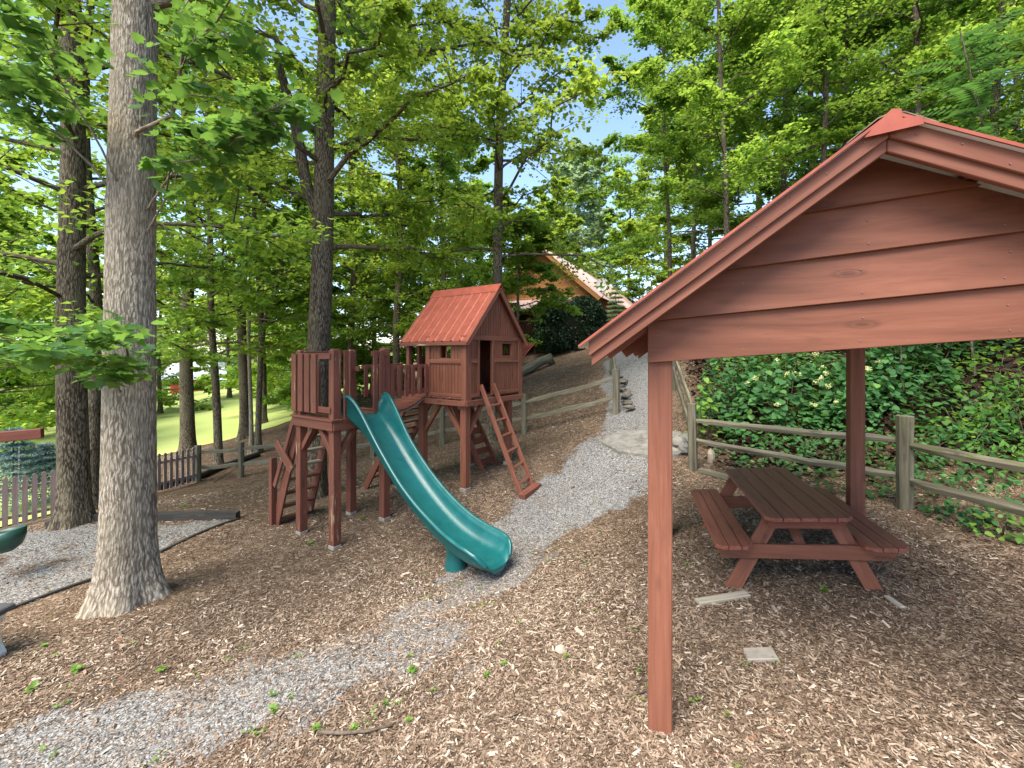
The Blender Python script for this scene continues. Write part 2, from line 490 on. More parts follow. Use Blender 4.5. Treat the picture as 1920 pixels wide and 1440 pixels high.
# ------------------------------------------------------------------ terrain
ANCH = np.array([
    # X, Y, Z relative to the camera
    (0.92, 2.70, -2.29), (0, 2.3, -2.35), (-2.5, 2.6, -2.62), (2.6, 2.1, -2.16), (0, -4, -2.4), (-6, -4, -3.0), (6, -4, -1.8), (4.5, 2.0, -2.0),
    (2.75, 4.15, -2.25), (3.2, 5.6, -2.2), (3.9, 4.95, -2.12), (4.98, 5.55, -2.0), (3.2, 7.7, -2.06), (5.2, 3.5, -1.95),
    (-0.6, 5.5, -2.76), (0.5, 4.4, -2.45), (-0.3, 3.6, -2.5), (-1.8, 4.2, -2.75), (-2.75, 6.8, -3.0), (-3.53, 7.35, -3.02), (-2.21, 7.58, -2.85), (-2.99, 8.12, -2.95),
    (-0.84, 7.9, -2.47), (-0.1, 9.39, -2.37), (0.27, 7.9, -2.48), (1.2, 6.4, -2.45),
    (-4.8, 5.3, -2.97), (-7.93, 7.93, -3.05), (-6.8, 5.8, -3.12), (-4.8, 4.1, -2.9), (-4.3, 9.6, -3.15),
    (-11, 9.6, -3.85), (-10.1, 13.2, -4.0), (-8.6, 13.9, -3.95), (-5.2, 13.4, -3.35), (-2, 12.8, -2.75), (0.35, 12.5, -2.29), (2.6, 11.0, -1.5),
    (2.23, 8.7, -1.86), (3.1, 10.2, -1.55), (3.3, 13.5, -0.7), (2.7, 20, 0.15), (0.8, 17, -0.9), (-1.5, 19, -1.6), (4.5, 18, 0.25), (1.7, 24, 0.6), (6, 28, 1.0),
    (-12.8, 17, -4.05), (-10.4, 15.5, -3.9), (-9.7, 17.5, -3.75), (-12.6, 22, -3.6), (-8, 22, -2.9), (-16, 22, -4.6), (-22, 40, -4.2), (-28, 27, -5.2), (-20, 12, -4.9), (-14, 6, -4.2), (-25, 0, -4.6),
    (-15, 45, -3.0), (-40, 60, -4.0), (-5, 40, -1.0), (5, 45, 2.5), (25, 50, 9), (-60, 40, -7), (-60, 0, -7), (60, 20, 14), (40, 0, 8), (0, -40, -2.4), (0, 120, 6), (-90, 120, -2), (90, 120, 18),
    (5.4, 7.6, -1.3), (6.4, 6.3, -1.2), (7.4, 9, 0.3), (10, 8, 1.4), (8.5, 4, -0.8), (10, 14, 3.2), (5.2, 12.5, -0.1), (6.2, 16, 0.9), (14, 20, 5.2), (12, 3, 0.6),
], dtype=float)
EPS = 1.2
def _phi(r2):
    return np.sqrt(r2 + EPS*EPS)
_A = ANCH[:, :2]
_D2 = ((_A[:, None] - _A[None])**2).sum(-1)
_n = len(_A)
_M = np.zeros((_n+3, _n+3))
_M[:_n, :_n] = _phi(_D2) - 0.03*np.eye(_n)
_M[:_n, _n] = 1; _M[_n, :_n] = 1
_M[:_n, _n+1:] = _A; _M[_n+1:, :_n] = _A.T
_W = np.linalg.solve(_M, np.concatenate([ANCH[:, 2], [0, 0, 0]]))
def gz(x, y):
    """ground height (world)"""
    x = np.asarray(x, dtype=float); y = np.asarray(y, dtype=float)
    sh = x.shape
    p = np.stack([x.ravel(), y.ravel()], -1)
    out = np.empty(len(p))
    for i in range(0, len(p), 40000):
        q = p[i:i+40000]
        d2 = ((q[:, None] - _A[None])**2).sum(-1)
        out[i:i+40000] = _phi(d2) @ _W[:_n] + _W[_n] + q @ _W[_n+1:]
    xx, yy = p[:, 0], p[:, 1]
    out += 0.012*np.sin(xx*3.1+1.3*np.sin(yy*2.3)) + 0.012*np.sin(yy*3.7+1.1*np.sin(xx*2.9)) + 0.03*np.sin(xx*0.9)*np.sin(yy*0.8+1)
    return (out + CZ).reshape(sh)
def gp1(x, y):
    return float(gz(np.array([x]), np.array([y]))[0])
_YS = np.concatenate([np.arange(1.2, 20, 0.02), np.arange(20, 90, 0.2)])
def hit(px, py):
    """ground point seen at photo pixel (px, py)"""
    X = (px-CX)/FP*_YS
    g = gz(X, _YS)
    r = CZ - (py-HY)/FP*_YS
    k = np.nonzero(r <= g)[0]
    i = k[0] if len(k) else len(_YS)-1
    return Vector((X[i], _YS[i], g[i]))

def poly_dist(x, y, pts):
    """distance to a polyline with a half width at each vertex -> signed (negative inside)"""
    best = np.full(x.shape, 1e9)
    for (x0, y0, w0), (x1, y1, w1) in zip(pts[:-1], pts[1:]):
        dx, dy = x1-x0, y1-y0
        t = np.clip(((x-x0)*dx + (y-y0)*dy)/(dx*dx+dy*dy+1e-9), 0, 1)
        d = np.hypot(x-(x0+t*dx), y-(y0+t*dy)) - (w0 + t*(w1-w0))
        best = np.minimum(best, d)
    return best
def in_poly(x, y, poly):
    c = np.zeros(x.shape, bool)
    n = len(poly)
    for i in range(n):
        (x0, y0), (x1, y1) = poly[i], poly[(i+1) % n]
        if y0 == y1: continue
        c ^= ((y0 > y) != (y1 > y)) & (x < (x1-x0)*(y-y0)/(y1-y0)+x0)
    return c
PATH = []
for px, py, w in [(1195, 640, 1.0), (1195, 690, 0.95), (1190, 745, 0.65), (1185, 800, 0.6), (1150, 860, 0.75), (1060, 930, 0.8), (985, 990, 0.6), (955, 1060, 0.28), (860, 1120, 0.34), (700, 1215, 0.42), (480, 1310, 0.5), (250, 1400, 0.6), (-100, 1560, 0.7)]:
    h = hit(px, py); PATH.append((h.x, h.y, w))
PADP = [hit(*q) for q in [(-90, 1182), (0, 1152), (170, 1088), (300, 1036), (452, 972), (300, 985), (100, 992), (0, 1004), (-90, 1010)]]
PAD = [(p.x, p.y) for p in PADP]
LAWN_EDGE = [hit(*q) for q in [(60, 905), (200, 880), (292, 857), (420, 828), (520, 800), (560, 784), (620, 768)]]

_hr = np.random.default_rng(3)
_WV = [(_hr.uniform(-1, 1, 2)*f, _hr.uniform(0, 6.28), a) for f, a in ((1.2, .3), (1.9, .3), (3.1, .26), (4.7, .22), (7.3, .2), (11, .2), (17, .18), (26, .16), (9, .2), (6, .22))]
def ragged(x, y):
    s = 0
    for k, ph, a in _WV:
        s = s + a*np.sin(k[0]*x*1.4 + k[1]*y*1.4 + ph + 0.8*np.sin(0.7*k[1]*x-0.6*k[0]*y))
    return s
def masks(x, y):
    rg = ragged(x, y)
    near = np.clip((6.2-y)/1.2, 0, 1)
    g = np.clip(0.62 - 0.16*near - poly_dist(x, y, PATH)/(0.55+0.35*near) + rg*(0.34+0.3*near), 0, 1)
    pad = in_poly(x, y, PAD)
    g = np.maximum(g, np.where(pad, np.clip(0.72+0.3*rg, 0, 1), 0))
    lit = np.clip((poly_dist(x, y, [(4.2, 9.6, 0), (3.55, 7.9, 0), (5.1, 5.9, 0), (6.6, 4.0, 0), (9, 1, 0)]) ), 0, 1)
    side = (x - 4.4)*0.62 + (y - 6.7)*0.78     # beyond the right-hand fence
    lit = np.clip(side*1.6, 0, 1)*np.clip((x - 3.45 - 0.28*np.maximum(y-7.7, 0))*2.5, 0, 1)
    return g, lit

def axis_pts(lo, hi, c, n, k):
    t = np.linspace(-1, 1, n)
    s = np.sinh(k*t)/np.sinh(k)
    return np.where(s < 0, c + s*(c-lo), c + s*(hi-c))
gx = axis_pts(-140, 140, 0.0, 250, 4.6)
gy = axis_pts(-60, 200, 5.0, 250, 4.6)
XX, YY = np.meshgrid(gx, gy)
ZZ = gz(XX, YY)
nx, ny = len(gx), len(gy)
ii = np.arange(nx*ny).reshape(ny, nx)
F4 = np.stack([ii[:-1, :-1], ii[:-1, 1:], ii[1:, 1:], ii[1:, :-1]], -1).reshape(-1, 4)
ground = mesh_np('ground', np.stack([XX, YY, ZZ], -1).reshape(-1, 3), F4, GROUND, smooth=True)
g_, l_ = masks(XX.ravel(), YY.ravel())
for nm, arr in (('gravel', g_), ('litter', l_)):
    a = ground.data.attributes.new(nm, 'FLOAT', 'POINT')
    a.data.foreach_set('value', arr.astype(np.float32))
tag(ground, 'brown bark mulch ground sloping between the trees', 'ground', kind='structure')

# lawn beyond the mulch, down the slope on the left
edge = [Vector((-40, 2, 0)), Vector((-12.2, 8.6, 0)), Vector((-11.2, 11.2, 0)), Vector((-11.4, 14.4, 0))] + LAWN_EDGE[1:]
ex = np.array([p.x for p in edge]); ey = np.array([p.y for p in edge])
s_ = np.linspace(0, len(edge)-1, 60)
bx, by = np.interp(s_, np.arange(len(edge)), ex), np.interp(s_, np.arange(len(edge)), ey)
fx, fy = np.linspace(-95, -14, 60), np.linspace(40, 75, 60)
tt = np.linspace(0, 1, 50)**2
LX = bx[None] + (fx-bx)[None]*tt[:, None]
LY = by[None] + (fy-by)[None]*tt[:, None]
LZ = gz(LX, LY) + 0.03
jj = np.arange(3000).reshape(50, 60)
FL = np.stack([jj[:-1, :-1], jj[:-1, 1:], jj[1:, 1:], jj[1:, :-1]], -1).reshape(-1, 4)[:, ::-1]
lawn = mesh_np('lawn', np.stack([LX, LY, LZ], -1).reshape(-1, 3), FL, LAWN, smooth=True)
tag(lawn, 'sunlit mown lawn beyond the tree trunks', 'lawn', kind='structure')

# ------------------------------------------------------------------ picnic shelter
TH = R(20)
SU, SN = Vector((math.cos(TH), -math.sin(TH), 0)), Vector((math.sin(TH), math.cos(TH), 0))
SP = Vector((0.916, 2.701, 0))
SK = 0.078                       # the whole frame leans up the slope
def S(h, d, z):
    p = SP + SU*h + SN*d
    return Vector((p.x, p.y, CZ + z + SK*h))
HAP, ZA = 1.015, 0.869
ML, MR = 0.655, 0.585
def rake(h):                     # underside of the lower barge board
    return ZA - (ML*(HAP-h) if h < HAP else MR*(h-HAP))
HL, HR = -0.381, 2.46
D0, D1 = -0.345, 3.5
sh_root = thing('picnic_shelter', (SP.x, SP.y, gp1(SP.x, SP.y)), 'red stained open picnic shelter with gabled metal roof on square posts', 'shelter')
for h, d in ((0, 0), (2.03, 0), (0, 3.15), (2.03, 3.15)):
    q = S(h, d, 0)
    m = MB().beam((q.x, q.y, gp1(q.x, q.y)-0.15), (q.x, q.y, CZ + 0.12 + SK*h), 0.14, 0.14, SN)
    pst = m.build('post', RED, sh_root, 0.006)
# lapped gable boards
def gable(dface, sgn, names='gable_board'):
    for i in range(5):
        z0, z1 = -0.05 + 0.248*i, -0.05 + 0.248*(i+1) + (0.012 if i else 0)
        top = lambda h: rake(h) + 0.085
        hl0 = max(-0.07, HAP - (ZA+0.085-z0)/ML)
        hr0 = min(2.10, HAP + (ZA+0.085-z0)/MR)
        z1 = min(z1, ZA+0.08)
        hl1 = max(-0.07, HAP - (ZA+0.085-z1)/ML)
        hr1 = min(2.10, HAP + (ZA+0.085-z1)/MR)
        if hr0 - hl0 < 0.05: continue
        fb, ft, bk = dface - sgn*(0.034 if i else 0.014), dface - sgn*0.004, dface + sgn*0.014
        poly = [(hl0, z0), (hr0, z0)]
        if hr0 >= 2.0999 and top(2.10) < z1: poly.append((2.10, top(2.10)))
        poly += [(hr1, z1), (hl1, z1)]
        if hl0 <= -0.0699 and top(-0.07) < z1: poly.append((-0.07, top(-0.07)))
        def dd(z): return fb + (ft-fb)*(z-z0)/(z1-z0)
        fr = [S(h, dd(z), z) for h, z in poly]
        ba = [S(h, bk, z) for h, z in poly]
        n = len(poly)
        MB().add(fr+ba, [tuple(range(n-1, -1, -1)), tuple(range(n, 2*n))] + [(k, (k+1) % n, n+(k+1) % n, n+k) for k in range(n)], SU).build(names, RED_SIDING, sh_root, 0.003)
gable(-0.09, 1)
gable(3.15+0.09, -1)
# barge boards on both ends: lower board set back, upper board proud
for dd0, sg in ((D0, 1), (D1, -1)):
    for (a, b, dep, th) in ((0.0, 0.066, 0.022, 0.034), (0.058, 0.148, 0.0, 0.022)):
        for (h0, h1) in ((HL, HAP), (HAP, HR)):
            h0_ = h0 + (0.001 if h0 == HAP else 0); h1_ = h1 - (0.001 if h1 == HAP else 0)
            ex0 = 0.012 if (a == 0.0 and h0 == HL) else 0
            p = [S(h0_+ex0, dd0+sg*dep, rake(h0)+a), S(h1_, dd0+sg*dep, rake(h1_)+a), S(h1_, dd0+sg*dep, rake(h1_)+b), S(h0_+ex0, dd0+sg*dep, rake(h0)+b)]
            MB().prism(p, SN*(sg*th), S(h1, 0, rake(h1))-S(h0, 0, rake(h0))).build('barge_board', RED, sh_root, 0.004)
# side beams, end tie beam, rafters, purlins
for h in (0, 2.03):
    beam('side_beam', RED_DARK, sh_root, S(h, -0.06, 0.02), S(h, 3.2, 0.02), 0.05, 0.14)
beam('tie_beam', RED_DARK, sh_root, S(0, 3.05, 0.02), S(2.03, 3.05, 0.02), 0.05, 0.16)
for d in (-0.045, 1.05, 2.1, 3.19):
    for h0 in (HL+0.05, HR-0.05):
        beam('rafter', RED_DARK, sh_root, S(h0, d, rake(h0)+0.045), S(HAP, d, ZA+0.045), 0.04, 0.1)
for f in (0.0, 0.29, 0.64, 0.97):
    for e in (HL, HR):
        h = HAP + (e-HAP)*f
        beam('purlin', RED_DARK, sh_root, S(h, D0+0.06, rake(h)+0.122), S(h, D1-0.06, rake(h)+0.122), 0.085, 0.036)
# ribbed metal roof, galvanised underside, ridge cap and end flashing
def ribbed(fn, d0, d1, e0, e1, off, rib=0.018, pitch=0.23):
    """fn(h,d,extra) places; sheet between e0 and e1 with ribs running from e0 to e1"""
    ds, zs = [], []
    d = d0
    while d < d1 + 1e-6:
        for o_, z_ in ((0, 0), (pitch-0.07, 0), (pitch-0.05, rib), (pitch-0.025, rib), (pitch-0.005, 0)):
            if d + o_ <= d1: ds.append(d+o_); zs.append(z_)
        d += pitch
    ds.append(d1); zs.append(0)
    V, F = [], []
    for dd_, z_ in zip(ds, zs):
        V += [fn(e0, dd_, off+z_), fn(e1, dd_, off+z_)]
    for i in range(len(ds)-1):
        F.append((2*i, 2*i+1, 2*i+3, 2*i+2))
    return V, F
RT = 0.152
for e in (HL-0.055, HR+0.055):
    fn = lambda h, d, z: S(h, d, rake(h)+z)
    V, F = ribbed(fn, D0-0.03, D1+0.03, HAP, e, RT)
    rpn = MB().add(V, F, SN).build('roof_panel', METAL_RED, sh_root)
    V, F = ribbed(fn, D0-0.026, D1+0.026, HAP, e, RT-0.006)
    MB().add(V, F, SN).build('roof_underside', GALV, sh_root)
    # drip edge along the rake end
    p = [S(HAP, D0-0.032, ZA+RT-0.004), S(e, D0-0.032, rake(e)+RT-0.004), S(e, D0-0.032, rake(e)+RT+0.012), S(HAP, D0-0.032, ZA+RT+0.012)]
    MB().prism(p, SN*0.02, S(e, 0, rake(e))-S(HAP, 0, ZA)).build('drip_edge', METAL_RED, rpn)
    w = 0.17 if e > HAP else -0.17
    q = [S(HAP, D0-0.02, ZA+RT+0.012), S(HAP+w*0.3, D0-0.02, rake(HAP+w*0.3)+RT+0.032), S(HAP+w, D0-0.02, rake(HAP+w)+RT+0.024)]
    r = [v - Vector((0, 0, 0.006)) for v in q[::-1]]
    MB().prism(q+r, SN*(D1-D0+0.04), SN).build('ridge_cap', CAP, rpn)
fl = [S(HAP+x, D0-0.037, ZA+z) for x, z in ((-0.108, 0.064), (0.112, 0.072), (0.104, 0.112), (0.034, 0.118), (0.03, 0.162), (-0.006, 0.17), (-0.05, 0.128))]
MB().prism(fl, SN*0.004, SU).build('end_flashing', METAL_RED, rpn)

nl_ = MB()
nr_ = random.Random(4)
def nail(p, r=0.0032):
    c = [p + SU*r*math.cos(t) + Vector((0, 0, r*math.sin(t))) - SN*0.001 for t in [k*math.pi/3 for k in range(6)]]
    nl_.prism(c, -SN*0.003, SU)
for i in range(3):
    for h in (0.0, 0.45, 1.0, 1.55, 2.03):
        z = -0.05 + 0.248*i + 0.04
        if z < rake(h) - 0.02:
            nail(S(h+nr_.uniform(-.02, .02), -0.09 - (0.031 if i else 0.013), z))
            nail(S(h+nr_.uniform(-.02, .02), -0.09 - (0.018 if i else 0.009), z+0.12)) if z+0.14 < rake(h) else None
for k in range(9):
    for h in (HL+0.1+k*0.15, HAP+0.1+k*0.16):
        if HL < h < HR:
            nail(S(h, D0-0.0015, rake(h)+0.08+nr_.uniform(0, .04)), 0.003)
tag(nl_.build('nail_heads', simple('rusty_nail', (0.2, 0.13, 0.1), 0.6), sh_root), kind='stuff')

# ------------------------------------------------------------------ picnic table
TT = R(14.7)
TU, TN = Vector((math.cos(TT), -math.sin(TT), 0)), Vector((math.sin(TT), math.cos(TT), 0))
TC = Vector((2.73, 4.0, 0))
TZ = CZ - 1.507
def T(a, b, z):
    p = TC + TU*a + TN*b
    return Vector((p.x, p.y, TZ + z + 0.095*a))
tb = thing('picnic_table', (TC.x, TC.y, TZ-0.74), 'dark red wooden picnic table with attached benches under the shelter', 'table')
tupv = T(0, 0, 1) - T(0, 0, 0)
def tboard(name, a0, a1, b0, b1, z0, z1, mat=RED_DARK, clip=None):
    poly = [(a0, b0), (a1, b0), (a1, b1), (a0, b1)]
    if clip == 'l': poly = [(a0+0.06, b0), (a1, b0), (a1, b1), (a0+0.06, b1), (a0, b1-0.06), (a0, b0+0.06)]
    if clip == 'r': poly = [(a0, b0), (a1-0.06, b0), (a1, b0+0.06), (a1, b1-0.06), (a1-0.06, b1), (a0, b1)]
    ax = TN if abs(b1-b0) > abs(a1-a0) else TU
    MB().prism([T(a, b, z0) for a, b in poly], Vector((0, 0, z1-z0)), ax).build(name, mat, tb, 0.005)
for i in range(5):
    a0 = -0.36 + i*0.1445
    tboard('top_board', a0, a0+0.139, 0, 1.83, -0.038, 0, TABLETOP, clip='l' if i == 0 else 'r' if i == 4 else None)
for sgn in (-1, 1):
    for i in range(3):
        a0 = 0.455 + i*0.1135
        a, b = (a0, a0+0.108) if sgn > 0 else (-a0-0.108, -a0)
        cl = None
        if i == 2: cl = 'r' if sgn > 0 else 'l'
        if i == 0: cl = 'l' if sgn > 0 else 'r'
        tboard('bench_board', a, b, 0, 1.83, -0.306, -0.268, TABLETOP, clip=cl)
for b in (0.10, 0.9, 1.69):
    MB().prism([T(-0.32, b, -0.045), T(0.32, b, -0.045), T(0.32, b, -0.10), T(0.28, b, -0.135), T(-0.28, b, -0.135), T(-0.32, b, -0.10)], TN*0.04, TU).build('cleat', RED_DARK, tb, 0.004)
for b in (0.15, 1.60):
    MB().prism([T(-0.76, b, -0.31), T(0.76, b, -0.31), T(0.76, b, -0.37), T(0.7, b, -0.445), T(-0.7, b, -0.445), T(-0.76, b, -0.37)], TN*0.04, TU).build('bench_support', RED, tb, 0.004)
    for sgn in (-1, 1):
        q0, q1 = T(sgn*0.245, b+0.043, -0.045), T(sgn*0.60, b+0.043, -0.76)
        dx = TU*0.075
        MB().prism([q1-dx, q1+dx, q0+dx, q0-dx], TN*(0.04 if b > 1 else 0.04)+TN*0, q0-q1).build('leg', RED, tb, 0.004)
for b0, b1 in ((0.2, 0.72), (1.6, 1.1)):
    beam('brace', RED, tb, T(0, b0, -0.38), T(0, b1, -0.06), 0.09, 0.038)

# ------------------------------------------------------------------ play platform
AP = R(55)
E1, E2 = Vector((math.cos(AP), math.sin(AP), 0)), Vector((-math.sin(AP), math.cos(AP), 0))
OUT = Vector((E1.y, -E1.x, 0))          # outward normal of the faces that look at the camera's right
BP = Vector((-2.753, 6.8, 0))
def Q(a, b, z):
    p = BP + E1*a + E2*b
    return Vector((p.x, p.y, CZ+z))
UPV = Vector((0, 0, 1))
pf = thing('play_platform', (BP.x, BP.y, gp1(BP.x, BP.y)), 'worn red wooden play platform on four posts with slatted railing', 'play platform')
SD = 0.95
zt = {(0, 0): 0.075, (0, SD): 0.06, (SD, 0): 0.10, (SD, SD): 0.075}
for (a, b), top in zt.items():
    q = Q(a, b, 0)
    g0 = gp1(q.x, q.y)
    m = MB().beam((q.x, q.y, g0+0.05), (q.x, q.y, CZ+top-0.03), 0.135, 0.135, E1)
    # chamfered head
    t0, t1 = CZ+top-0.03, CZ+top
    ring = lambda w, z: [Vector((q.x, q.y, z)) + E1*x*w + E2*y*w for x, y in ((-1, -1), (1, -1), (1, 1), (-1, 1))]
    m.hexa(ring(0.0675, t0)+ring(0.045, t1), UPV)
    po = m.build('post', RED_OLD, pf, 0.006)
    an = MB().beam((q.x, q.y, g0-0.1), (q.x, q.y, g0+0.05), 0.145, 0.145, E1)
    an.build('post_anchor', CONCRETE, po, 0.01)
DZ = -1.03
for (p0, p1) in (((-0.09, -0.09), (SD+0.09, -0.09)), ((-0.09, -0.09), (-0.09, SD+0.09)), ((SD+0.09, -0.09), (SD+0.09, SD+0.09)), ((-0.09, SD+0.09), (SD+0.09, SD+0.09))):
    beam('rim_beam', RED_OLD, pf, Q(*p0, DZ-0.085), Q(*p1, DZ-0.085), 0.04, 0.15)
for i in range(8):
    a = -0.06 + i*0.153
    beam('deck_board', RED_OLD, pf, Q(a, -0.12, DZ), Q(a, SD+0.12, DZ), 0.145, 0.034)
for (c, dirs) in (((0, 0), ((1, 0), (0, 1))), ((0, SD), ((0, -1), (1, 0))), ((SD, 0), ((-1, 0), (0, 1)))):
    for dx, dy in dirs:
        p0 = Q(c[0]+dx*0.05, c[1]+dy*0.05, DZ-0.55); p1 = Q(c[0]+dx*0.36, c[1]+dy*0.36, DZ-0.17)
        beam('knee_brace', RED_OLD, pf, p0, p1, 0.085, 0.085, UPV.cross(p1-p0).cross(p1-p0))
# railing on the left-hand side (B to A), slats outside the rails
sa = -0.09
for z in (-0.04, -0.88):
    beam('rail', RED_OLD, pf, Q(sa+0.02, 0.0, z), Q(sa+0.02, SD, z), 0.04, 0.09)
for i in range(4):
    b = 0.40 + i*0.195
    beam('slat', RED_OLD, pf, Q(sa-0.02, b, -0.945), Q(sa-0.02, b, -0.005), 0.03, 0.14, E2)
# beside the slide and behind
for a in (0.13, 0.68, 0.82):
    beam('slat', RED_OLD, pf, Q(a, -0.10, DZ-0.06), Q(a, -0.10, 0.055), 0.032, 0.085, E1)
beam('rail', RED_OLD, pf, Q(0.62, -0.075, 0.0), Q(SD, -0.075, 0.0), 0.035, 0.08)
beam('rail', RED_OLD, pf, Q(0.0, SD, 0.0), Q(SD, SD, 0.0), 0.035, 0.08)
beam('rail', RED_OLD, pf, Q(0.0, 0.0, 0.005), Q(0.2, 0.0, 0.005), 0.035, 0.08)
for a, b in ((SD, 0.2), (0.3, SD)):
    beam('slat', RED_OLD, pf, Q(a, b, DZ), Q(a, b, -0.2), 0.035, 0.085, E2)
beam('rail', RED_OLD, pf, Q(SD+0.04, SD, -0.28), Q(SD+0.04, SD-0.2, -0.28), 0.035, 0.09)
# small looped grab handle
hp = [Q(0.5, SD+0.03, -0.7), Q(0.5, SD+0.1, -0.66), Q(0.5, SD+0.12, -0.5), Q(0.5, SD+0.1, -0.3), Q(0.5, SD+0.03, -0.26)]
hp = [p + E1*0.42 - E2*0.08 for p in hp]
MB().tube(hp, 0.012, 6).build('grab_handle', GALV, pf, smooth=True)

# steep steps down from the far side of the platform
st = thing('step_ladder', Q(0.4, SD+0.75, gp1(*Q(0.4, SD+0.75, 0).xy)-CZ), 'steep red stair with open treads behind the play platform', 'stairs')
g0 = gp1(*Q(0.3, SD+0.85, 0).xy) - CZ
for a in (0.02, 0.62):
    beam('stringer', RED_OLD, st, Q(a, SD+0.1, DZ-0.02), Q(a, SD+0.88, g0-0.02), 0.04, 0.2, OUT)
for i in range(8):
    f = (i+0.6)/8
    z = DZ-0.02 + (g0-DZ)*f
    b = SD+0.1 + 0.78*f
    MB().hexa([Q(0.045, b-0.09, z-0.03), Q(0.6, b-0.09, z-0.03), Q(0.6, b+0.07, z-0.03), Q(0.045, b+0.07, z-0.03), Q(0.045, b-0.09, z), Q(0.6, b-0.09, z), Q(0.6, b+0.07, z), Q(0.045, b+0.07, z)], E1).build('tread', PALEWOOD if i < 4 else RED_OLD, st, 0.004)
npz = Q(-0.03, SD+0.9, 0)
beam('newel_post', RED_OLD, st, (npz.x, npz.y, gp1(npz.x, npz.y)-0.1), (npz.x, npz.y, CZ-1.86), 0.1, 0.1, E1)
beam('handrail', RED_OLD, st, Q(-0.06, SD+0.06, -0.95), Q(-0.06, SD+0.78, -2.35), 0.035, 0.09, OUT)
beam('side_board', RED_OLD, st, Q(-0.07, SD+0.7, -1.56), Q(-0.07, SD+0.18, -1.98), 0.035, 0.16, E2)

# ------------------------------------------------------------------ slide
S0 = BP + E1*0.475
SO = Vector((0.75, -0.66, 0)).normalized()
SS = Vector((-SO.y, SO.x, 0))           # towards the far side of the chute
prof = [(-0.06, -1.00), (0.12, -1.01), (0.3, -1.08), (0.6, -1.27), (1.0, -1.6), (1.5, -1.97), (2.0, -2.245), (2.5, -2.415), (2.75, -2.45), (2.95, -2.455), (3.06, -2.47), (3.10, -2.51)]
qs = np.array([p[0] for p in prof]); zs = np.array([p[1] for p in prof])
def smooth_interp(x, xp, fp):
    # Catmull-Rom through the profile
    k = np.clip(np.searchsorted(xp, x)-1, 0, len(xp)-2)
    t = (x-xp[k])/(xp[k+1]-xp[k])
    m = np.gradient(fp, xp)
    h = xp[k+1]-xp[k]
    return ((2*t**3-3*t**2+1)*fp[k] + (t**3-2*t**2+t)*h*m[k] + (-2*t**3+3*t**2)*fp[k+1] + (t**3-t**2)*h*m[k+1])
NS = 70
qq = np.concatenate([np.linspace(-0.06, 2.72, NS-14), np.linspace(2.74, 3.10, 24)])
zz = smooth_interp(qq, qs, zs)
def sinterp(x, xp, fp):
    return smooth_interp(x, np.array(xp, float), np.array(fp, float))
ww = sinterp(qq, [-0.06, 0.0, 0.08, 0.2, 0.35, 0.5, 0.7, 0.95, 1.4, 2.3, 2.7, 2.9, 3.02, 3.10], [0.06, 0.2, 0.305, 0.365, 0.375, 0.345, 0.285, 0.24, 0.21, 0.2, 0.19, 0.17, 0.125, 0.06])
half = sinterp(qq, [-0.06, 0.15, 0.5, 0.9, 1.6, 2.3, 2.7, 2.88, 3.0, 3.06, 3.10], [0.285, 0.285, 0.25, 0.225, 0.225, 0.23, 0.25, 0.255, 0.235, 0.2, 0.14])
V, F = [], []
sec = []
skirt = np.interp(qq, [-0.06, 0.25, 0.6, 3.1], [0.12, 0.12, 0.07, 0.06])
for q, z, w, hw, sk_ in zip(qq, zz, ww, half, skirt):
    # U section from near rim to far rim: outer skirt, rolled rim, inner wall, bed, and back again
    r = 0.026
    sec_pts = []
    fl_ = 0.035
    inner = []
    for t in np.linspace(0, 1, 6):          # near inner wall from rim down to the bed, rounded
        ang = t*math.pi/2
        inner.append((-(hw + fl_*(1-t)**1.5) + 0.09*(1-math.cos(ang))*0.9, w*(1-math.sin(ang)*1.0)))
    bed = [(x, 0.0) for x in np.linspace(inner[-1][0]+0.03, -(inner[-1][0]+0.03), 5)]
    far = [(-x, zz_) for x, zz_ in inner[::-1]]
    rim_n = [(-(hw+fl_) - r*(1+math.cos(a)) + r*0.0, w + r*math.sin(a)) for a in np.linspace(math.pi, 0, 5)]
    rim_n = [(-(hw+fl_) - 2*r, w-0.012)] + [(-(hw+fl_) - r + r*math.cos(a), w + r*math.sin(a)) for a in np.linspace(math.pi, 0, 5)]
    out_n = [(-(hw) + 0.07, -sk_), (-(hw+fl_) - 0.012, 0.05), (-(hw+fl_)-0.006, max(0.06, w-0.045))]
    out_f = [(-x, y) for x, y in out_n[::-1]]
    rim_f = [(-x, y) for x, y in rim_n[::-1]]
    loop = out_n + rim_n + inner + bed + far + rim_f + out_f
    sec.append(loop)
    for x, dz in loop:
        p = S0 + SO*q + SS*x
        V.append((p.x, p.y, CZ + z + dz))
nl = len(sec[0])
for i in range(len(qq)-1):
    for k in range(nl):
        k2 = (k+1) % nl
        F.append((i*nl+k, i*nl+k2, (i+1)*nl+k2, (i+1)*nl+k))
sr = S0 + SO*2.3
slide = thing('slide', (sr.x, sr.y, gp1(sr.x, sr.y)), 'teal green plastic slide running down from the play platform', 'slide')
chute = mesh_np('chute', np.array(V), np.array(F)[:, ::-1], TEAL, slide, smooth=True)
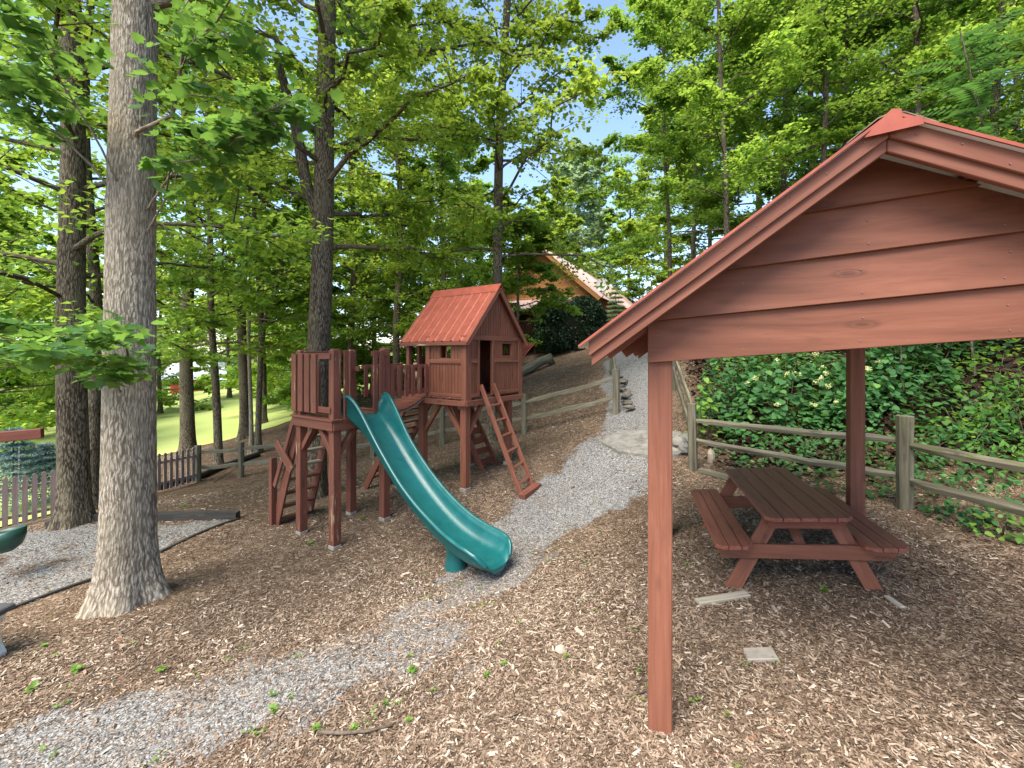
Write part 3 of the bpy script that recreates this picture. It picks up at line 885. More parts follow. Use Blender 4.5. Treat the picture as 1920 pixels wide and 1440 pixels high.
# close both ends
caps = MB()
caps.add([V[k] for k in range(nl)], [tuple(range(nl))], SO).build('end_cap', TEAL, slide)
caps = MB()
caps.add([V[(len(qq)-1)*nl+k] for k in range(nl)], [tuple(range(nl-1, -1, -1))], SO)
caps.build('end_cap', TEAL, slide)
pq = S0 + SO*2.33
pg = gp1(pq.x, pq.y)
V, F = [], []
for j, (z, rx, ry) in enumerate([(pg-0.06, 0.16, 0.13), (pg+0.02, 0.155, 0.125), (pg+0.1, 0.14, 0.115), (CZ-2.52, 0.13, 0.11), (CZ-2.435, 0.16, 0.15)]):
    for k in range(20):
        t = 2*math.pi*k/20
        p = pq + SO*rx*math.cos(t) + SS*ry*math.sin(t)
        V.append((p.x, p.y, z))
for j in range(4):
    for k in range(20):
        F.append((j*20+k, j*20+(k+1) % 20, (j+1)*20+(k+1) % 20, (j+1)*20+k))
mesh_np('foot_pedestal', np.array(V), np.array(F), TEAL, slide, smooth=True)

# ------------------------------------------------------------------ playhouse
FPt = Vector((-0.838, 7.9, 0))
def H(a, b, z):
    p = FPt + E1*a + E2*b
    return Vector((p.x, p.y, CZ+z))
ph = thing('playhouse', (FPt.x, FPt.y, gp1(FPt.x, FPt.y)), 'raised red wooden playhouse with steep red metal roof on stilts', 'playhouse')
HW, HB, HE = 1.757, 0.937, 1.55         # gable width, closed depth, depth with the porch
FZ = -0.80
for a, b in ((0.08, 0.08), (1.66, 0.25), (0.1, 1.2), (1.66, 1.3)):
    q = H(a, b, 0)
    g0 = gp1(q.x, q.y)
    stl = beam('stilt', RED, ph, (q.x, q.y, g0+0.06), (q.x, q.y, CZ+FZ-0.12), 0.135, 0.135, E1)
    MB().beam((q.x, q.y, g0-0.1), (q.x, q.y, g0+0.06), 0.15, 0.15, E1).build('stilt_footing', CONCRETE, stl, 0.01)
for p0, p1 in (((-0.04, -0.04), (HW+0.04, -0.04)), ((-0.04, -0.04), (-0.04, HE)), ((HW+0.04, -0.04), (HW+0.04, HE)), ((-0.04, HE), (HW+0.04, HE))):
    beam('rim_beam', RED, ph, H(*p0, FZ-0.105), H(*p1, FZ-0.105), 0.045, 0.10)
for k in range(10):
    b = 0.08 + k*0.16
    beam('floor_board', RED_OLD, ph, H(-0.05, b, FZ-0.02), H(HW+0.05, b, FZ-0.02), 0.152, 0.03)
for (c, dirs) in (((0.08, 0.08), ((1, 0), (0, 1))), ((1.66, 0.25), ((-1, 0),)), ((0.1, 1.2), ((0, -1),))):
    for dx, dy in dirs:
        p0 = H(c[0]+dx*0.06, c[1]+dy*0.06, FZ-0.72); p1 = H(c[0]+dx*0.47, c[1]+dy*0.47, FZ-0.17)
        beam('knee_brace', RED, ph, p0, p1, 0.075, 0.075, UPV.cross(p1-p0).cross(p1-p0))

def wall_rect(par, org, ax, nrm, rects, th=0.02, strip=0.075):
    """grooved vertical boarding in rectangles (s0,s1,z0,z1) along ax"""
    for (s0, s1, z0, z1) in rects:
        m = MB()
        p = lambda s, z, d: Vector((org.x, org.y, CZ+z)) + ax*s + nrm*d
        n = max(1, round((s1-s0)/strip))
        w = (s1-s0)/n
        for i in range(n):
            a, b = s0+i*w+0.004, s0+(i+1)*w-0.004
            m.hexa([p(a, z0, 0), p(b, z0, 0), p(b, z0, th), p(a, z0, th), p(a, z1, 0), p(b, z1, 0), p(b, z1, th), p(a, z1, th)], UPV)
        m.hexa([p(s0, z0, -0.012), p(s1, z0, -0.012), p(s1, z0, 0.006), p(s0, z0, 0.006), p(s0, z1, -0.012), p(s1, z1, -0.012), p(s1, z1, 0.006), p(s0, z1, 0.006)], UPV)
        m.build('wall_panel', RED_SIDING, par)
ZE, ZR = 0.30, 1.29                      # wall plate and ridge
WB = FZ + 0.0
# front gable wall (E1 direction) with door and window, facing OUT
wall_rect(ph, FPt, E1, OUT, [(0, 0.36, WB, ZE), (0.36, 0.745, 0.25, ZE), (0.745, 1.08, WB, ZE), (1.08, 1.44, WB, -0.06), (1.08, 1.44, 0.22, ZE), (1.44, HW, WB, ZE)])
# left wall (E2 direction) with window, facing -E1
wall_rect(ph, FPt, E2, -E1, [(0, 0.33, WB, ZE), (0.33, 0.635, WB, -0.10), (0.33, 0.635, 0.23, ZE), (0.635, HB, WB, ZE)])
# right and rear walls
wall_rect(ph, FPt+E1*HW, E2, E1, [(0, 0.3, WB, ZE), (0.3, 0.65, WB, -0.1), (0.3, 0.65, 0.22, ZE), (0.65, HB, WB, ZE)])
wall_rect(ph, FPt+E2*HB, E1, E2, [(0, 0.5, WB, ZE), (0.5, 1.2, 0.2, ZE), (1.2, HW, WB, ZE)])
# gable boards above the plate
m = MB()
n = 22
w = HW/n
for off, dirn in ((Vector((0, 0, 0)), OUT), (E2*HB, E2)):
    m = MB()
    for i in range(n):
        a, b = i*w+0.004, (i+1)*w-0.004
        za, zb = [ZE + (ZR-ZE-0.03)*(1-abs(x-HW/2)/(HW/2)) for x in (a, b)]
        zm = ZE + (ZR-ZE-0.03)
        q = lambda s, z, d: H(s, 0, z) + off + dirn*d
        m.hexa([q(a, ZE, 0), q(b, ZE, 0), q(b, ZE, 0.02), q(a, ZE, 0.02), q(a, za, 0), q(b, zb, 0), q(b, zb, 0.02), q(a, za, 0.02)], UPV)
    q = lambda s, z, d: H(s, 0, z) + off + dirn*d
    m.prism([q(0, ZE, -0.01), q(HW, ZE, -0.01), q(HW/2, ZR-0.02, -0.01)], dirn*0.016, UPV)
    m.build('gable_panel', RED_SIDING, ph)
# trim boards
def trim(org, ax, nrm, s0, s1, z0, z1, name='trim_board', d0=0.022, th=0.02):
    p = lambda s, z, d: Vector((org.x, org.y, CZ+z)) + ax*s + nrm*d
    MB().hexa([p(s0, z0, d0), p(s1, z0, d0), p(s1, z0, d0+th), p(s0, z0, d0+th), p(s0, z1, d0), p(s1, z1, d0), p(s1, z1, d0+th), p(s0, z1, d0+th)], ax if s1-s0 > z1-z0 else UPV).build(name, RED, ph, 0.004)
for s0, s1 in ((-0.022, 0.12), (HW-0.11, HW+0.03)):
    trim(FPt, E1, OUT, s0, s1, WB-0.06, ZE+0.03, 'corner_board')
for s0, s1 in ((-0.044, 0.075), (HB-0.06, HB+0.05)):
    trim(FPt, E2, -E1, s0, s1, WB-0.06, ZE+0.03, 'corner_board')
trim(FPt, E1, OUT, 0.122, HW-0.112, ZE-0.045, ZE+0.045)
for s0, s1 in ((0.122, 0.30), (0.81, HW-0.112)):
    trim(FPt, E1, OUT, s0, s1, -0.175, -0.095)
    trim(FPt, E1, OUT, s0, s1, WB-0.005, WB+0.06)
trim(FPt, E2, -E1, 0.077, HB-0.062, -0.185, -0.105)
trim(FPt, E2, -E1, 0.077, HB-0.062, WB+0.0, WB+0.06)
for s0, s1 in ((0.302, 0.36), (0.745, 0.808)):
    trim(FPt, E1, OUT, s0, s1, WB-0.0, ZE-0.047, 'door_jamb')
for s in (0.475,):
    trim(FPt, E2, -E1, s-0.012, s+0.012, -0.10, 0.23, 'window_bar', -0.015, 0.02)
for (o_, ax, nr, s0, s1, z0, z1) in ((FPt, E1, OUT, 1.08, 1.44, -0.06, 0.22), (FPt, E2, -E1, 0.33, 0.635, -0.10, 0.23)):
    mm = MB()
    p = lambda s, z, d: Vector((o_.x, o_.y, CZ+z)) + ax*s + nr*d
    for a0, a1, b0, b1 in ((s0, s0+0.018, z0, z1), (s1-0.018, s1, z0, z1), (s0+0.018, s1-0.018, z0, z0+0.018), (s0+0.018, s1-0.018, z1-0.018, z1)):
        mm.hexa([p(a0, b0, -0.03), p(a1, b0, -0.03), p(a1, b0, 0.018), p(a0, b0, 0.018), p(a0, b1, -0.03), p(a1, b1, -0.03), p(a1, b1, 0.018), p(a0, b1, 0.018)], UPV)
    mm.build('window_frame', RED, ph)
# lattice in the far side window
lat = MB()
for k in range(-6, 12):
    for dr in (1, -1):
        p0 = H(HW-0.02, 0.3 + k*0.06, -0.1); p1 = p0 + E2*(dr*0.33) + Vector((0, 0, 0.33))
        lat.beam(p0, p1, 0.02, 0.008, E1)
lat.build('lattice', RED_DARK, ph)
# ribbed roof, two slopes
RB0, RB1 = -0.14, 1.66
slope = (ZR-ZE)/(HW/2)
def roofp(a, b, z):
    zz_ = ZR - slope*abs(a-HW/2) + 0.03
    return H(a, b, zz_+z)
for e in (-0.10, HW+0.10):
    V, F = ribbed(roofp, RB0, RB1, HW/2, e, 0.012, 0.014, 0.22)
    rpn = MB().add(V, F, E2).build('roof_panel', METAL_RED, ph)
    V, F = ribbed(roofp, RB0+0.003, RB1-0.003, HW/2, e, 0.004, 0.014, 0.22)
    MB().add(V, F, E2).build('roof_underside', RED_DARK, ph)
    beam('fascia', RED_OLD, ph, roofp(e*0.985, RB0+0.01, -0.035), roofp(e*0.985, RB1-0.01, -0.035), 0.03, 0.07)
    for b in (RB0+0.02, RB1-0.02):
        beam('barge_board', RED, ph, roofp(e, b, -0.05), roofp(HW/2, b, -0.05), 0.03, 0.09, UPV)
    w = 0.13 if e > 1 else -0.13
    q = [roofp(HW/2, RB0-0.01, 0.05), roofp(HW/2+w, RB0-0.01, 0.035), roofp(HW/2+w, RB0-0.01, 0.02), roofp(HW/2, RB0-0.01, 0.03)]
    MB().prism(q, E2*(RB1-RB0+0.02), E2).build('ridge_cap', METAL_RED, rpn)
# porch posts and its low railing
for a, b in ((0.0, 1.5), (0.3, 1.52), (HW, 1.5)):
    beam('porch_post', RED, ph, H(a, b, FZ), H(a, b, roofp(a, b, 0).z-CZ-0.02 if a < 0.2 or a > 1.5 else 0.62), 0.075, 0.075, E1)
beam('porch_rail', RED_DARK, ph, H(0.3, 1.52, -0.12), H(HW, 1.52, -0.12), 0.035, 0.09)
for k in range(8):
    beam('porch_slat', RED_DARK, ph, H(0.4+k*0.17, 1.53, FZ), H(0.4+k*0.17, 1.53, -0.08), 0.03, 0.08, E1)

# leaning ladder at the playhouse door
gl = H(0.56, 0, 0) + OUT*0.97
ld = thing('ladder', (gl.x, gl.y, gp1(gl.x, gl.y)), 'narrow red wooden ladder leaning at the playhouse doorway', 'ladder')
gzl = gp1(gl.x, gl.y)
for a in (0.37, 0.75):
    p0 = H(a, 0, -0.585) + OUT*0.05
    p1 = H(a, 0, 0) + OUT*0.97
    p1.z = gp1(p1.x, p1.y) + 0.0
    beam('side_rail', RED, ld, p0, p1, 0.04, 0.085, OUT)
    if a == 0.37: l0, l1 = p0, p1
    else: r0, r1 = p0, p1
for k in range(6):
    f = 0.2 + k*0.14
    beam('rung', RED, ld, l0.lerp(l1, f), r0.lerp(r1, f), 0.04, 0.04, l1-l0)
fb = (l1+r1)/2
beam('foot_board', RED_OLD, ld, l1 - E1*0.08 + OUT*0.05 + Vector((0, 0, 0.03)), r1 + E1*0.1 + OUT*0.05 + Vector((0, 0, 0.03)), 0.14, 0.1)

# dark stair at the back of the playhouse
bq = H(HW+0.5, 0.75, 0)
bs_ = thing('rear_ladder', (bq.x, bq.y, gp1(bq.x, bq.y)), 'dark plank steps leaning up beneath the back of the playhouse', 'stairs')
def backstep(s, f):
    top = H(0.95+s, 1.28, FZ-0.12); bot = H(1.25+s, 0.62, 0); bot.z = gp1(bot.x, bot.y)
    return top.lerp(bot, f)
for s in (0.0, 0.5):
    beam('stringer', RED_DARK, bs_, backstep(s, 0), backstep(s, 1), 0.04, 0.12, E2)
for k in range(7):
    beam('tread', RED_DARK, bs_, backstep(0.0, 0.1+k*0.135), backstep(0.5, 0.1+k*0.135), 0.02, 0.14, Vector((0, 0, 1)))

# climbing ramp from the porch down to the left
rq = H(0.4, 3.0, 0)
rp = thing('climbing_ramp', (rq.x, rq.y, gp1(rq.x, rq.y)), 'sloping wooden climbing ramp behind the slide', 'ramp')
def rampp(a, f, z=0):
    t = H(a, 1.6, FZ-0.06); b = H(a, 3.05, 0); b.z = gp1(b.x, b.y)+0.02
    v = t.lerp(b, f); v.z += z
    return v
for a in (0.12, 0.8):
    beam('side_beam', RED_OLD, rp, rampp(a, 0), rampp(a, 1), 0.05, 0.15)
for k in range(13):
    f = 0.04 + k*0.075
    beam('ramp_board', RED_DARK, rp, rampp(0.1, f, 0.09), rampp(0.82, f, 0.09), 0.125, 0.03)
for k in (3, 8, 11):
    MB().tube([rampp(0.2, k*0.08, 0.12), rampp(0.2, k*0.08, 0.34), rampp(0.24, k*0.08+0.03, 0.4), rampp(0.2, k*0.08+0.1, 0.12)], 0.011, 5).build('rope', PALEWOOD, rp)

# plank bridge between platform and playhouse
bg = thing('plank_bridge', Q(1.4, 0.3, DZ), 'sagging plank bridge with slatted rail between platform and playhouse', 'bridge')
C0 = 0.0
def brp(r, b, z):       # r along E1 from the platform face, b across
    f = r/1.05
    return Q(SD+r, b, DZ + 0.02 + 0.2*f - 0.13*4*f*(1-f) + z)
for k in range(11):
    r = 0.03 + k*0.098
    p0, p1 = brp(r-0.042, 0.06, 0), brp(r+0.042, 0.06, 0)
    q0, q1 = brp(r-0.042, 0.66, 0), brp(r+0.042, 0.66, 0)
    t = Vector((0, 0, 0.036))
    MB().hexa([p0, p1, q1, q0, p0+t, p1+t, q1+t, q0+t], E2).build('bridge_plank', RED_OLD, bg, 0.004)
for b in (0.08, 0.64):
    MB().tube([brp(r, b, -0.018) for r in np.linspace(0, 1.05, 12)], 0.012, 5).build('chain', CHAIN, bg)
for b, nm in ((0.0, 'near'), (0.72, 'far')):
    e0, e1 = (lambda z: Q(SD+0.06, b, z)), (lambda z: Q(SD+1.03, b, z))
    beam('bridge_rail', RED_OLD, bg, e0(-0.245), e1(-0.235), 0.04, 0.075)
    beam('bridge_rail', RED_OLD, bg, e0(-0.72), e1(-0.70), 0.04, 0.075)
    for k in range(6):
        a = SD + 0.13 + k*0.165
        beam('bridge_slat', RED_OLD, bg, Q(a, b-0.035, -0.80+0.01*k), Q(a, b-0.035, -0.225), 0.028, 0.085, E1)

# ------------------------------------------------------------------ split-rail fences
def split_post(name, p, h, w, label, holes=True, lean=(0, 0), group='split-rail fence posts'):
    m = MB()
    rr = random.Random(int(abs(p.x*100+p.y*10)))
    pts, rad = [], []
    for i in range(5):
        f = i/4
        pts.append(Vector((p.x+lean[0]*f, p.y+lean[1]*f, p.z-0.15+(h+0.15)*f)))
        rad.append(w*(0.62+rr.uniform(-0.03, 0.03)))
    m.tube(pts, rad, 7)
    o = m.build(name, GREYWOOD, None, 0.004, loc=(p.x, p.y, p.z))
    return tag(o, label, 'fence post', group)
def split_rail(p0, p1, label, w=0.06, h=0.1, group='split rails'):
    m = MB()
    rr = random.Random(int(abs(p0.x*77+p1.x*31+p0.z*911)))
    n = 9
    pts = [p0.lerp(p1, i/(n-1)) + Vector((rr.uniform(-.008, .008), rr.uniform(-.008, .008), rr.uniform(-.012, .012) - 0.02*math.sin(math.pi*i/(n-1)))) for i in range(n)]
    base = len(m.v)
    a = (p1-p0).normalized()
    sd_ = a.cross(UPV).normalized()
    up = sd_.cross(a)
    sect = [(-0.5, -0.5), (0.45, -0.42), (0.55, 0.1), (0.15, 0.55), (-0.42, 0.35)]
    V = []
    for i, q in enumerate(pts):
        k = 0.55 if i in (0, n-1) else 1.0
        for x, y in sect:
            V.append(q + sd_*x*w*k*rr.uniform(.88, 1.12) + up*y*h*k*rr.uniform(.88, 1.12))
    Fs = [(i*5+k, i*5+(k+1) % 5, (i+1)*5+(k+1) % 5, (i+1)*5+k) for i in range(n-1) for k in range(5)]
    Fs += [(4, 3, 2, 1, 0), tuple((n-1)*5+k for k in range(5))]
    m.add(V, Fs, a)
    o = m.build('fence_rail', GREYWOOD, None, 0.003, loc=tuple(p0))
    return tag(o, label, 'fence rail', group)

fA = P(1300, 883, 7.7); fA.z = gp1(fA.x, fA.y)
fB = P(1697, 960, 5.55); fB.z = gp1(fB.x, fB.y)
fC = Vector((5.25, 3.2, gp1(5.25, 3.2)))
split_post('fence_post', fA, 1.16, 0.13, 'dark weathered fence post where the path fence meets the bank fence', lean=(-0.03, 0))
split_post('fence_post', fB, 1.17, 0.15, 'thick mossy fence post right of the shelter back post')
split_post('fence_post', fC, 1.1, 0.15, 'grey fence post at the lower end of the bank fence')
u = Vector((0, 0, 1))
split_rail(fA+u*0.86, fB+u*0.86, 'upper weathered rail running behind the picnic table', 0.065, 0.1)
split_rail(fA+u*0.52, fB+u*0.40, 'lower weathered rail running behind the picnic table', 0.065, 0.1)
split_rail(fB+u*0.80, fC+u*0.85, 'upper lichen-covered rail sloping down at the right edge', 0.075, 0.11)
split_rail(fB+u*0.36, fC+u*0.40, 'lower lichen-covered rail sloping down at the right edge', 0.075, 0.11)
# fence up the right side of the path
fD = P(1262, 720, 11.2); fD.z = gp1(fD.x, fD.y)
fE = P(1250, 690, 14.6); fE.z = gp1(fE.x, fE.y)
split_post('fence_post', fD, 1.1, 0.13, 'pale fence post halfway up the path beyond the shelter post')
split_post('fence_post', fE, 1.1, 0.13, 'pale fence post high up the path beyond the shelter post')
split_rail(fA+u*1.08, fD+u*0.98, 'upper pale rail climbing beside the path', 0.07, 0.1)
split_rail(fA+u*0.62, fD+u*0.55, 'lower pale rail climbing beside the path', 0.07, 0.1)
split_rail(fD+u*0.95, fE+u*0.95, 'upper rail of the highest path fence bay', 0.07, 0.1)
# fence left of the path, running behind the playhouse and down to the picket fence
fl_pts = [(1155, 775, 11.0), (983, 812, 12.5), (830, 835, 13.1), (700, 856, 13.5), (560, 880, 13.8), (452, 897, 13.9), (371, 905, 13.6)]
lab = ['greenish fence post at the left edge of the path', 'green-grey fence post right of the playhouse', 'fence post seen below the playhouse floor', 'fence post behind the slide', 'fence post left of the platform stair', 'dark fence post above the black drain pipe', 'dark fence post joining the picket fence']
fp = []
for (px, py, Y), lb in zip(fl_pts, lab):
    q = P(px, py, Y); q.z = gp1(q.x, q.y)
    fp.append(q)
    split_post('fence_post', q, 1.12, 0.15, lb)
where = ['between the path and the playhouse', 'behind the playhouse', 'behind the slide foot of the ramp', 'behind the play platform', 'left of the platform stair', 'above the drain pipe']
for k in range(len(fp)-1):
    split_rail(fp[k]+u*0.90, fp[k+1]+u*0.90, 'upper mossy rail ' + where[k], 0.075, 0.11)
    split_rail(fp[k]+u*0.42, fp[k+1]+u*0.42, 'lower mossy rail ' + where[k], 0.075, 0.11)
# short upper fence beside the path, going away uphill
fG = P(1148, 700, 14.0); fG.z = gp1(fG.x, fG.y)
split_post('fence_post', fG, 1.05, 0.14, 'small fence post uphill behind the path-edge post')
split_rail(fp[0]+u*0.98, fG+u*0.9, 'foreshortened rail going uphill from the path-edge post', 0.07, 0.1)

# ------------------------------------------------------------------ picket fence on the left
def picket_fence(name, label, p0, p1, n, hgt, mat, rail_back):
    root = thing(name, tuple(p0), label, 'picket fence')
    ax = (p1-p0); ax.z = 0; ax.normalize()
    nr = Vector((-ax.y, ax.x, 0))
    for zf in (0.22, 0.78):
        a, b = p0.copy(), p1.copy()
        a.z = gp1(a.x, a.y)+hgt*zf; b.z = gp1(b.x, b.y)+hgt*zf
        mid = (a+b)/2; mid.z = gp1(mid.x, mid.y)+hgt*zf
        beam('rail', mat, root, a+nr*rail_back, mid+nr*rail_back, 0.04, 0.07)
        beam('rail', mat, root, mid+nr*rail_back, b+nr*rail_back, 0.04, 0.07)
    for i in range(n):
        q = p0.lerp(p1, (i+0.5)/n)
        z = gp1(q.x, q.y) + 0.06
        w = 0.045
        prof_ = [(-w, 0), (w, 0), (w, hgt-0.16), (w*0.62, hgt-0.12), (w, hgt-0.08), (w*0.8, hgt-0.03), (0, hgt), (-w*0.8, hgt-0.03), (-w, hgt-0.08), (-w*0.62, hgt-0.12), (-w, hgt-0.16)]
        poly = [Vector((q.x, q.y, z+zz_)) + ax*s for s, zz_ in prof_]
        MB().prism(poly, nr*0.025, UPV).build('picket', mat, root)
    return root
a = P(-60, 1000, 9.2); b = P(125, 962, 10.3); c = P(368, 905, 13.5)
for v in (a, b, c): v.z = gp1(v.x, v.y)
picket_fence('picket_fence', 'pinkish-grey picket fence with scalloped tops left of the trunks', a, b, 10, 1.08, PICKET, 0.04)
picket_fence('picket_fence', 'grey picket fence running back between the big trunk and the rail fence', b, c, 19, 1.05, PICKET, 0.04)
a2, b2 = P(60, 880, 19), P(200, 872, 19.5)
for v in (a2, b2): v.z = gp1(v.x, v.y)
picket_fence('picket_fence', 'distant dark picket fence beyond the spruce', a2, b2, 20, 1.05, SLATEDARK, 0.04)

# ------------------------------------------------------------------ foliage tools
def unit(v):
    return v/np.maximum(np.linalg.norm(v, axis=-1, keepdims=True), 1e-9)
# leaf templates: (along, across, lift) and triangles
def tmpl_maple():
    o = [(0.0, 0.0), (0.08, 0.28), (0.30, 0.50), (0.42, 0.34), (0.72, 0.40), (0.70, 0.18), (1.0, 0.0)]
    pts = [(x, y, 0.16*abs(y)) for x, y in o] + [(x, -y, 0.16*abs(y)) for x, y in o[1:-1][::-1]]
    c = (0.42, 0.0, -0.02)
    n = len(pts)
    return np.array(pts+[c]), np.array([(n, i, (i+1) % n) for i in range(n)])
def tmpl_lobed():
    pts = [(0, 0, 0), (0.32, 0.46, 0.09), (0.62, 0.26, 0.05), (1.0, 0.0, -0.05), (0.62, -0.26, 0.05), (0.32, -0.46, 0.09)]
    return np.array(pts), np.array([(0, 1, 2), (0, 2, 3), (0, 3, 4), (0, 4, 5)])
def tmpl_quad():
    return np.array([(0, 0, 0), (0.5, 0.42, 0.1), (1.0, 0, -0.04), (0.5, -0.42, 0.1)]), np.array([(0, 1, 2), (0, 2, 3)])
def tmpl_heart():
    o = [(0.0, 0.0), (-0.06, 0.22), (0.18, 0.42), (0.55, 0.36), (1.0, 0.0)]
    pts = [(x, y, 0.12*abs(y)) for x, y in o] + [(x, -y, 0.12*abs(y)) for x, y in o[1:-1][::-1]]
    n = len(pts)
    return np.array(pts+[(0.4, 0, -0.03)]), np.array([(n, i, (i+1) % n) for i in range(n)])
def tmpl_needle():
    return np.array([(0, 0.06, 0), (0, -0.06, 0), (1, 0, 0.0)]), np.array([(0, 1, 2)])
def tmpl_oval():
    return np.array([(0, 0, 0), (0.5, 0.2, 0.02), (1.0, 0, 0), (0.5, -0.2, 0.02)]), np.array([(0, 1, 2), (0, 2, 3)])
MAPLE, LOBED, QUADL, HEART, NEEDL, OVAL = tmpl_maple(), tmpl_lobed(), tmpl_quad(), tmpl_heart(), tmpl_needle(), tmpl_oval()

def leaves(pos, tip, nrm, size, tmpl, rng, rbias=None):
    tv, tf = tmpl
    tip = unit(tip)
    side = unit(np.cross(nrm, tip))
    up = np.cross(tip, side)
    V = pos[:, None] + size[:, None, None]*(tip[:, None]*tv[None, :, 0:1] + side[:, None]*tv[None, :, 1:2] + up[:, None]*tv[None, :, 2:3])
    n, m = len(pos), len(tv)
    F = (tf[None] + (np.arange(n)*m)[:, None, None]).reshape(-1, 3)
    r = rng.random(n) if rbias is None else np.clip(rbias, 0, 1)
    return V.reshape(-1, 3), F, np.repeat(r, m)

class Crown:
    def __init__(s, seed):
        s.rng = np.random.default_rng(seed)
        s.pos, s.tip, s.nrm, s.size, s.rb = [], [], [], [], []
        s.wood = MB()
    def limb(s, p0, p1, r0, arch=0.0, ntw=10, nlf=24, spread=1.0, lsize=0.14, flat=0.35, tsides=3, start=0.25, droop=0.15, tlen=None, draw_twigs=True):
        rng = s.rng
        p0, p1 = np.array(p0, float), np.array(p1, float)
        L = np.linalg.norm(p1-p0)
        n = 7
        t = np.linspace(0, 1, n)
        pts = p0 + (p1-p0)*t[:, None]
        pts[:, 2] += arch*L*4*t*(1-t)
        pts[1:-1] += rng.normal(0, 0.03*L, (n-2, 3))*np.array([1, 1, 0.6])
        s.wood.tube([Vector(p) for p in pts], [r0*(1-0.85*x)+0.004 for x in t], 6 if r0 > 0.03 else 4, cap=False)
        d = unit((p1-p0)[None])[0]
        for k in range(ntw):
            f = start + (1-start)*(k+rng.random())/ntw
            i = min(int(f*(n-1)), n-2)
            o = pts[i] + (pts[i+1]-pts[i])*(f*(n-1)-i)
            az = rng.uniform(0, 2*math.pi)
            rd = np.array([math.cos(az), math.sin(az), 0])
            td = unit((d*0.55 + rd*0.9 + np.array([0, 0, rng.normal(0.05, flat)]))[None])[0]
            tl = (tlen if tlen else (0.30*L*(1.15-f)+0.25))*rng.uniform(0.6, 1.25)*spread
            e = o + td*tl; e[2] -= droop*tl
            if draw_twigs:
                s.wood.tube([Vector(o), Vector((o+e)/2+np.array([0, 0, 0.04*tl])), Vector(e)], [r0*0.22+0.003, r0*0.14+0.003, 0.003], tsides, cap=False)
            m = max(3, int(nlf*rng.uniform(0.6, 1.4)))
            u = rng.random(m)**0.7
            lp = o + (e-o)*u[:, None] + rng.normal(0, 1, (m, 3))*np.array([0.2, 0.2, 0.075])*tl
            az = rng.uniform(0, 2*math.pi, m)
            tip = np.stack([np.cos(az), np.sin(az), rng.normal(-0.35, 0.3, m)], -1) + td*0.6
            nr = np.stack([rng.normal(0, 0.45, m), rng.normal(0, 0.45, m), np.ones(m)], -1)
            s.pos.append(lp); s.tip.append(tip); s.nrm.append(nr)
            s.size.append(lsize*rng.uniform(0.45, 1.35, m))
            s.rb.append(np.clip(rng.normal(0.45, 0.17, m) + rng.normal(0, 0.1), 0, 0.97) + (rng.random(m) < 0.006)*0.5)
    def arrays(s, tmpl):
        pos = np.concatenate(s.pos); tip = np.concatenate(s.tip); nr = np.concatenate(s.nrm); sz = np.concatenate(s.size); rb = np.concatenate(s.rb)
        return leaves(pos, tip, nr, sz, tmpl, s.rng, rb)

def trunk_mesh(base, H, dia, lean=(0, 0), flare=1.6, taper=0.45, seg=40, sides=20, seed=1, wob=0.02, rough=0.0):
    rng = np.random.default_rng(seed)
    zs_ = np.concatenate([np.linspace(-0.25, 1.2, seg//3, endpoint=False), np.linspace(1.2, H, seg-seg//3)])
    ph1, ph2 = rng.uniform(0, 6, 2)
    V, G = [], []
    off = rng.uniform(0, 50)
    k = np.arange(sides)
    th = 2*math.pi*k/sides + math.pi/2
    lob = rng.uniform(0, 6, 4)
    for z in zs_:
        f = max(z, 0)/H
        c = np.array([base[0]+lean[0]*f + wob*H*0.3*math.sin(z*0.55+ph1)*min(1, f*3), base[1]+lean[1]*f + wob*H*0.3*math.sin(z*0.47+ph2)*min(1, f*3)])
        r = dia/2*(1-(1-taper)*f)
        fl = (flare-1)*math.exp(-max(z, -0.1)/0.32)
        rr = r*(1 + fl*(1+0.35*np.sin(5*th+lob[0])+0.25*np.sin(3*th+lob[1])) + 0.025*np.sin(3*th+lob[2]+z*0.8) + 0.02*np.sin(2*th+lob[3]-z*0.5))
        if rough:
            rr = rr + rough*(np.sin(th*17+2.2*np.sin(z*2.1+th*2)+lob[0])*0.5+rng.normal(0, 0.45, sides))
        V.append(np.stack([c[0]+rr*np.cos(th), c[1]+rr*np.sin(th), np.full(sides, base[2]+z)], -1))
        G.append(np.stack([np.full(sides, z+off), (th-math.pi/2)*dia/2, np.full(sides, off)], -1))
    V = np.concatenate(V); G = np.concatenate(G)
    n = len(zs_)
    idx = np.arange(n*sides).reshape(n, sides)
    F = np.stack([idx[:-1], np.roll(idx, -1, 1)[:-1], np.roll(idx, -1, 1)[1:], idx[1:]], -1).reshape(-1, 4)
    def axis(z):
        f = max(z, 0)/H
        return np.array([base[0]+lean[0]*f + wob*H*0.3*math.sin(z*0.55+ph1)*min(1, f*3), base[1]+lean[1]*f + wob*H*0.3*math.sin(z*0.47+ph2)*min(1, f*3), base[2]+z])
    return V, F, G, axis

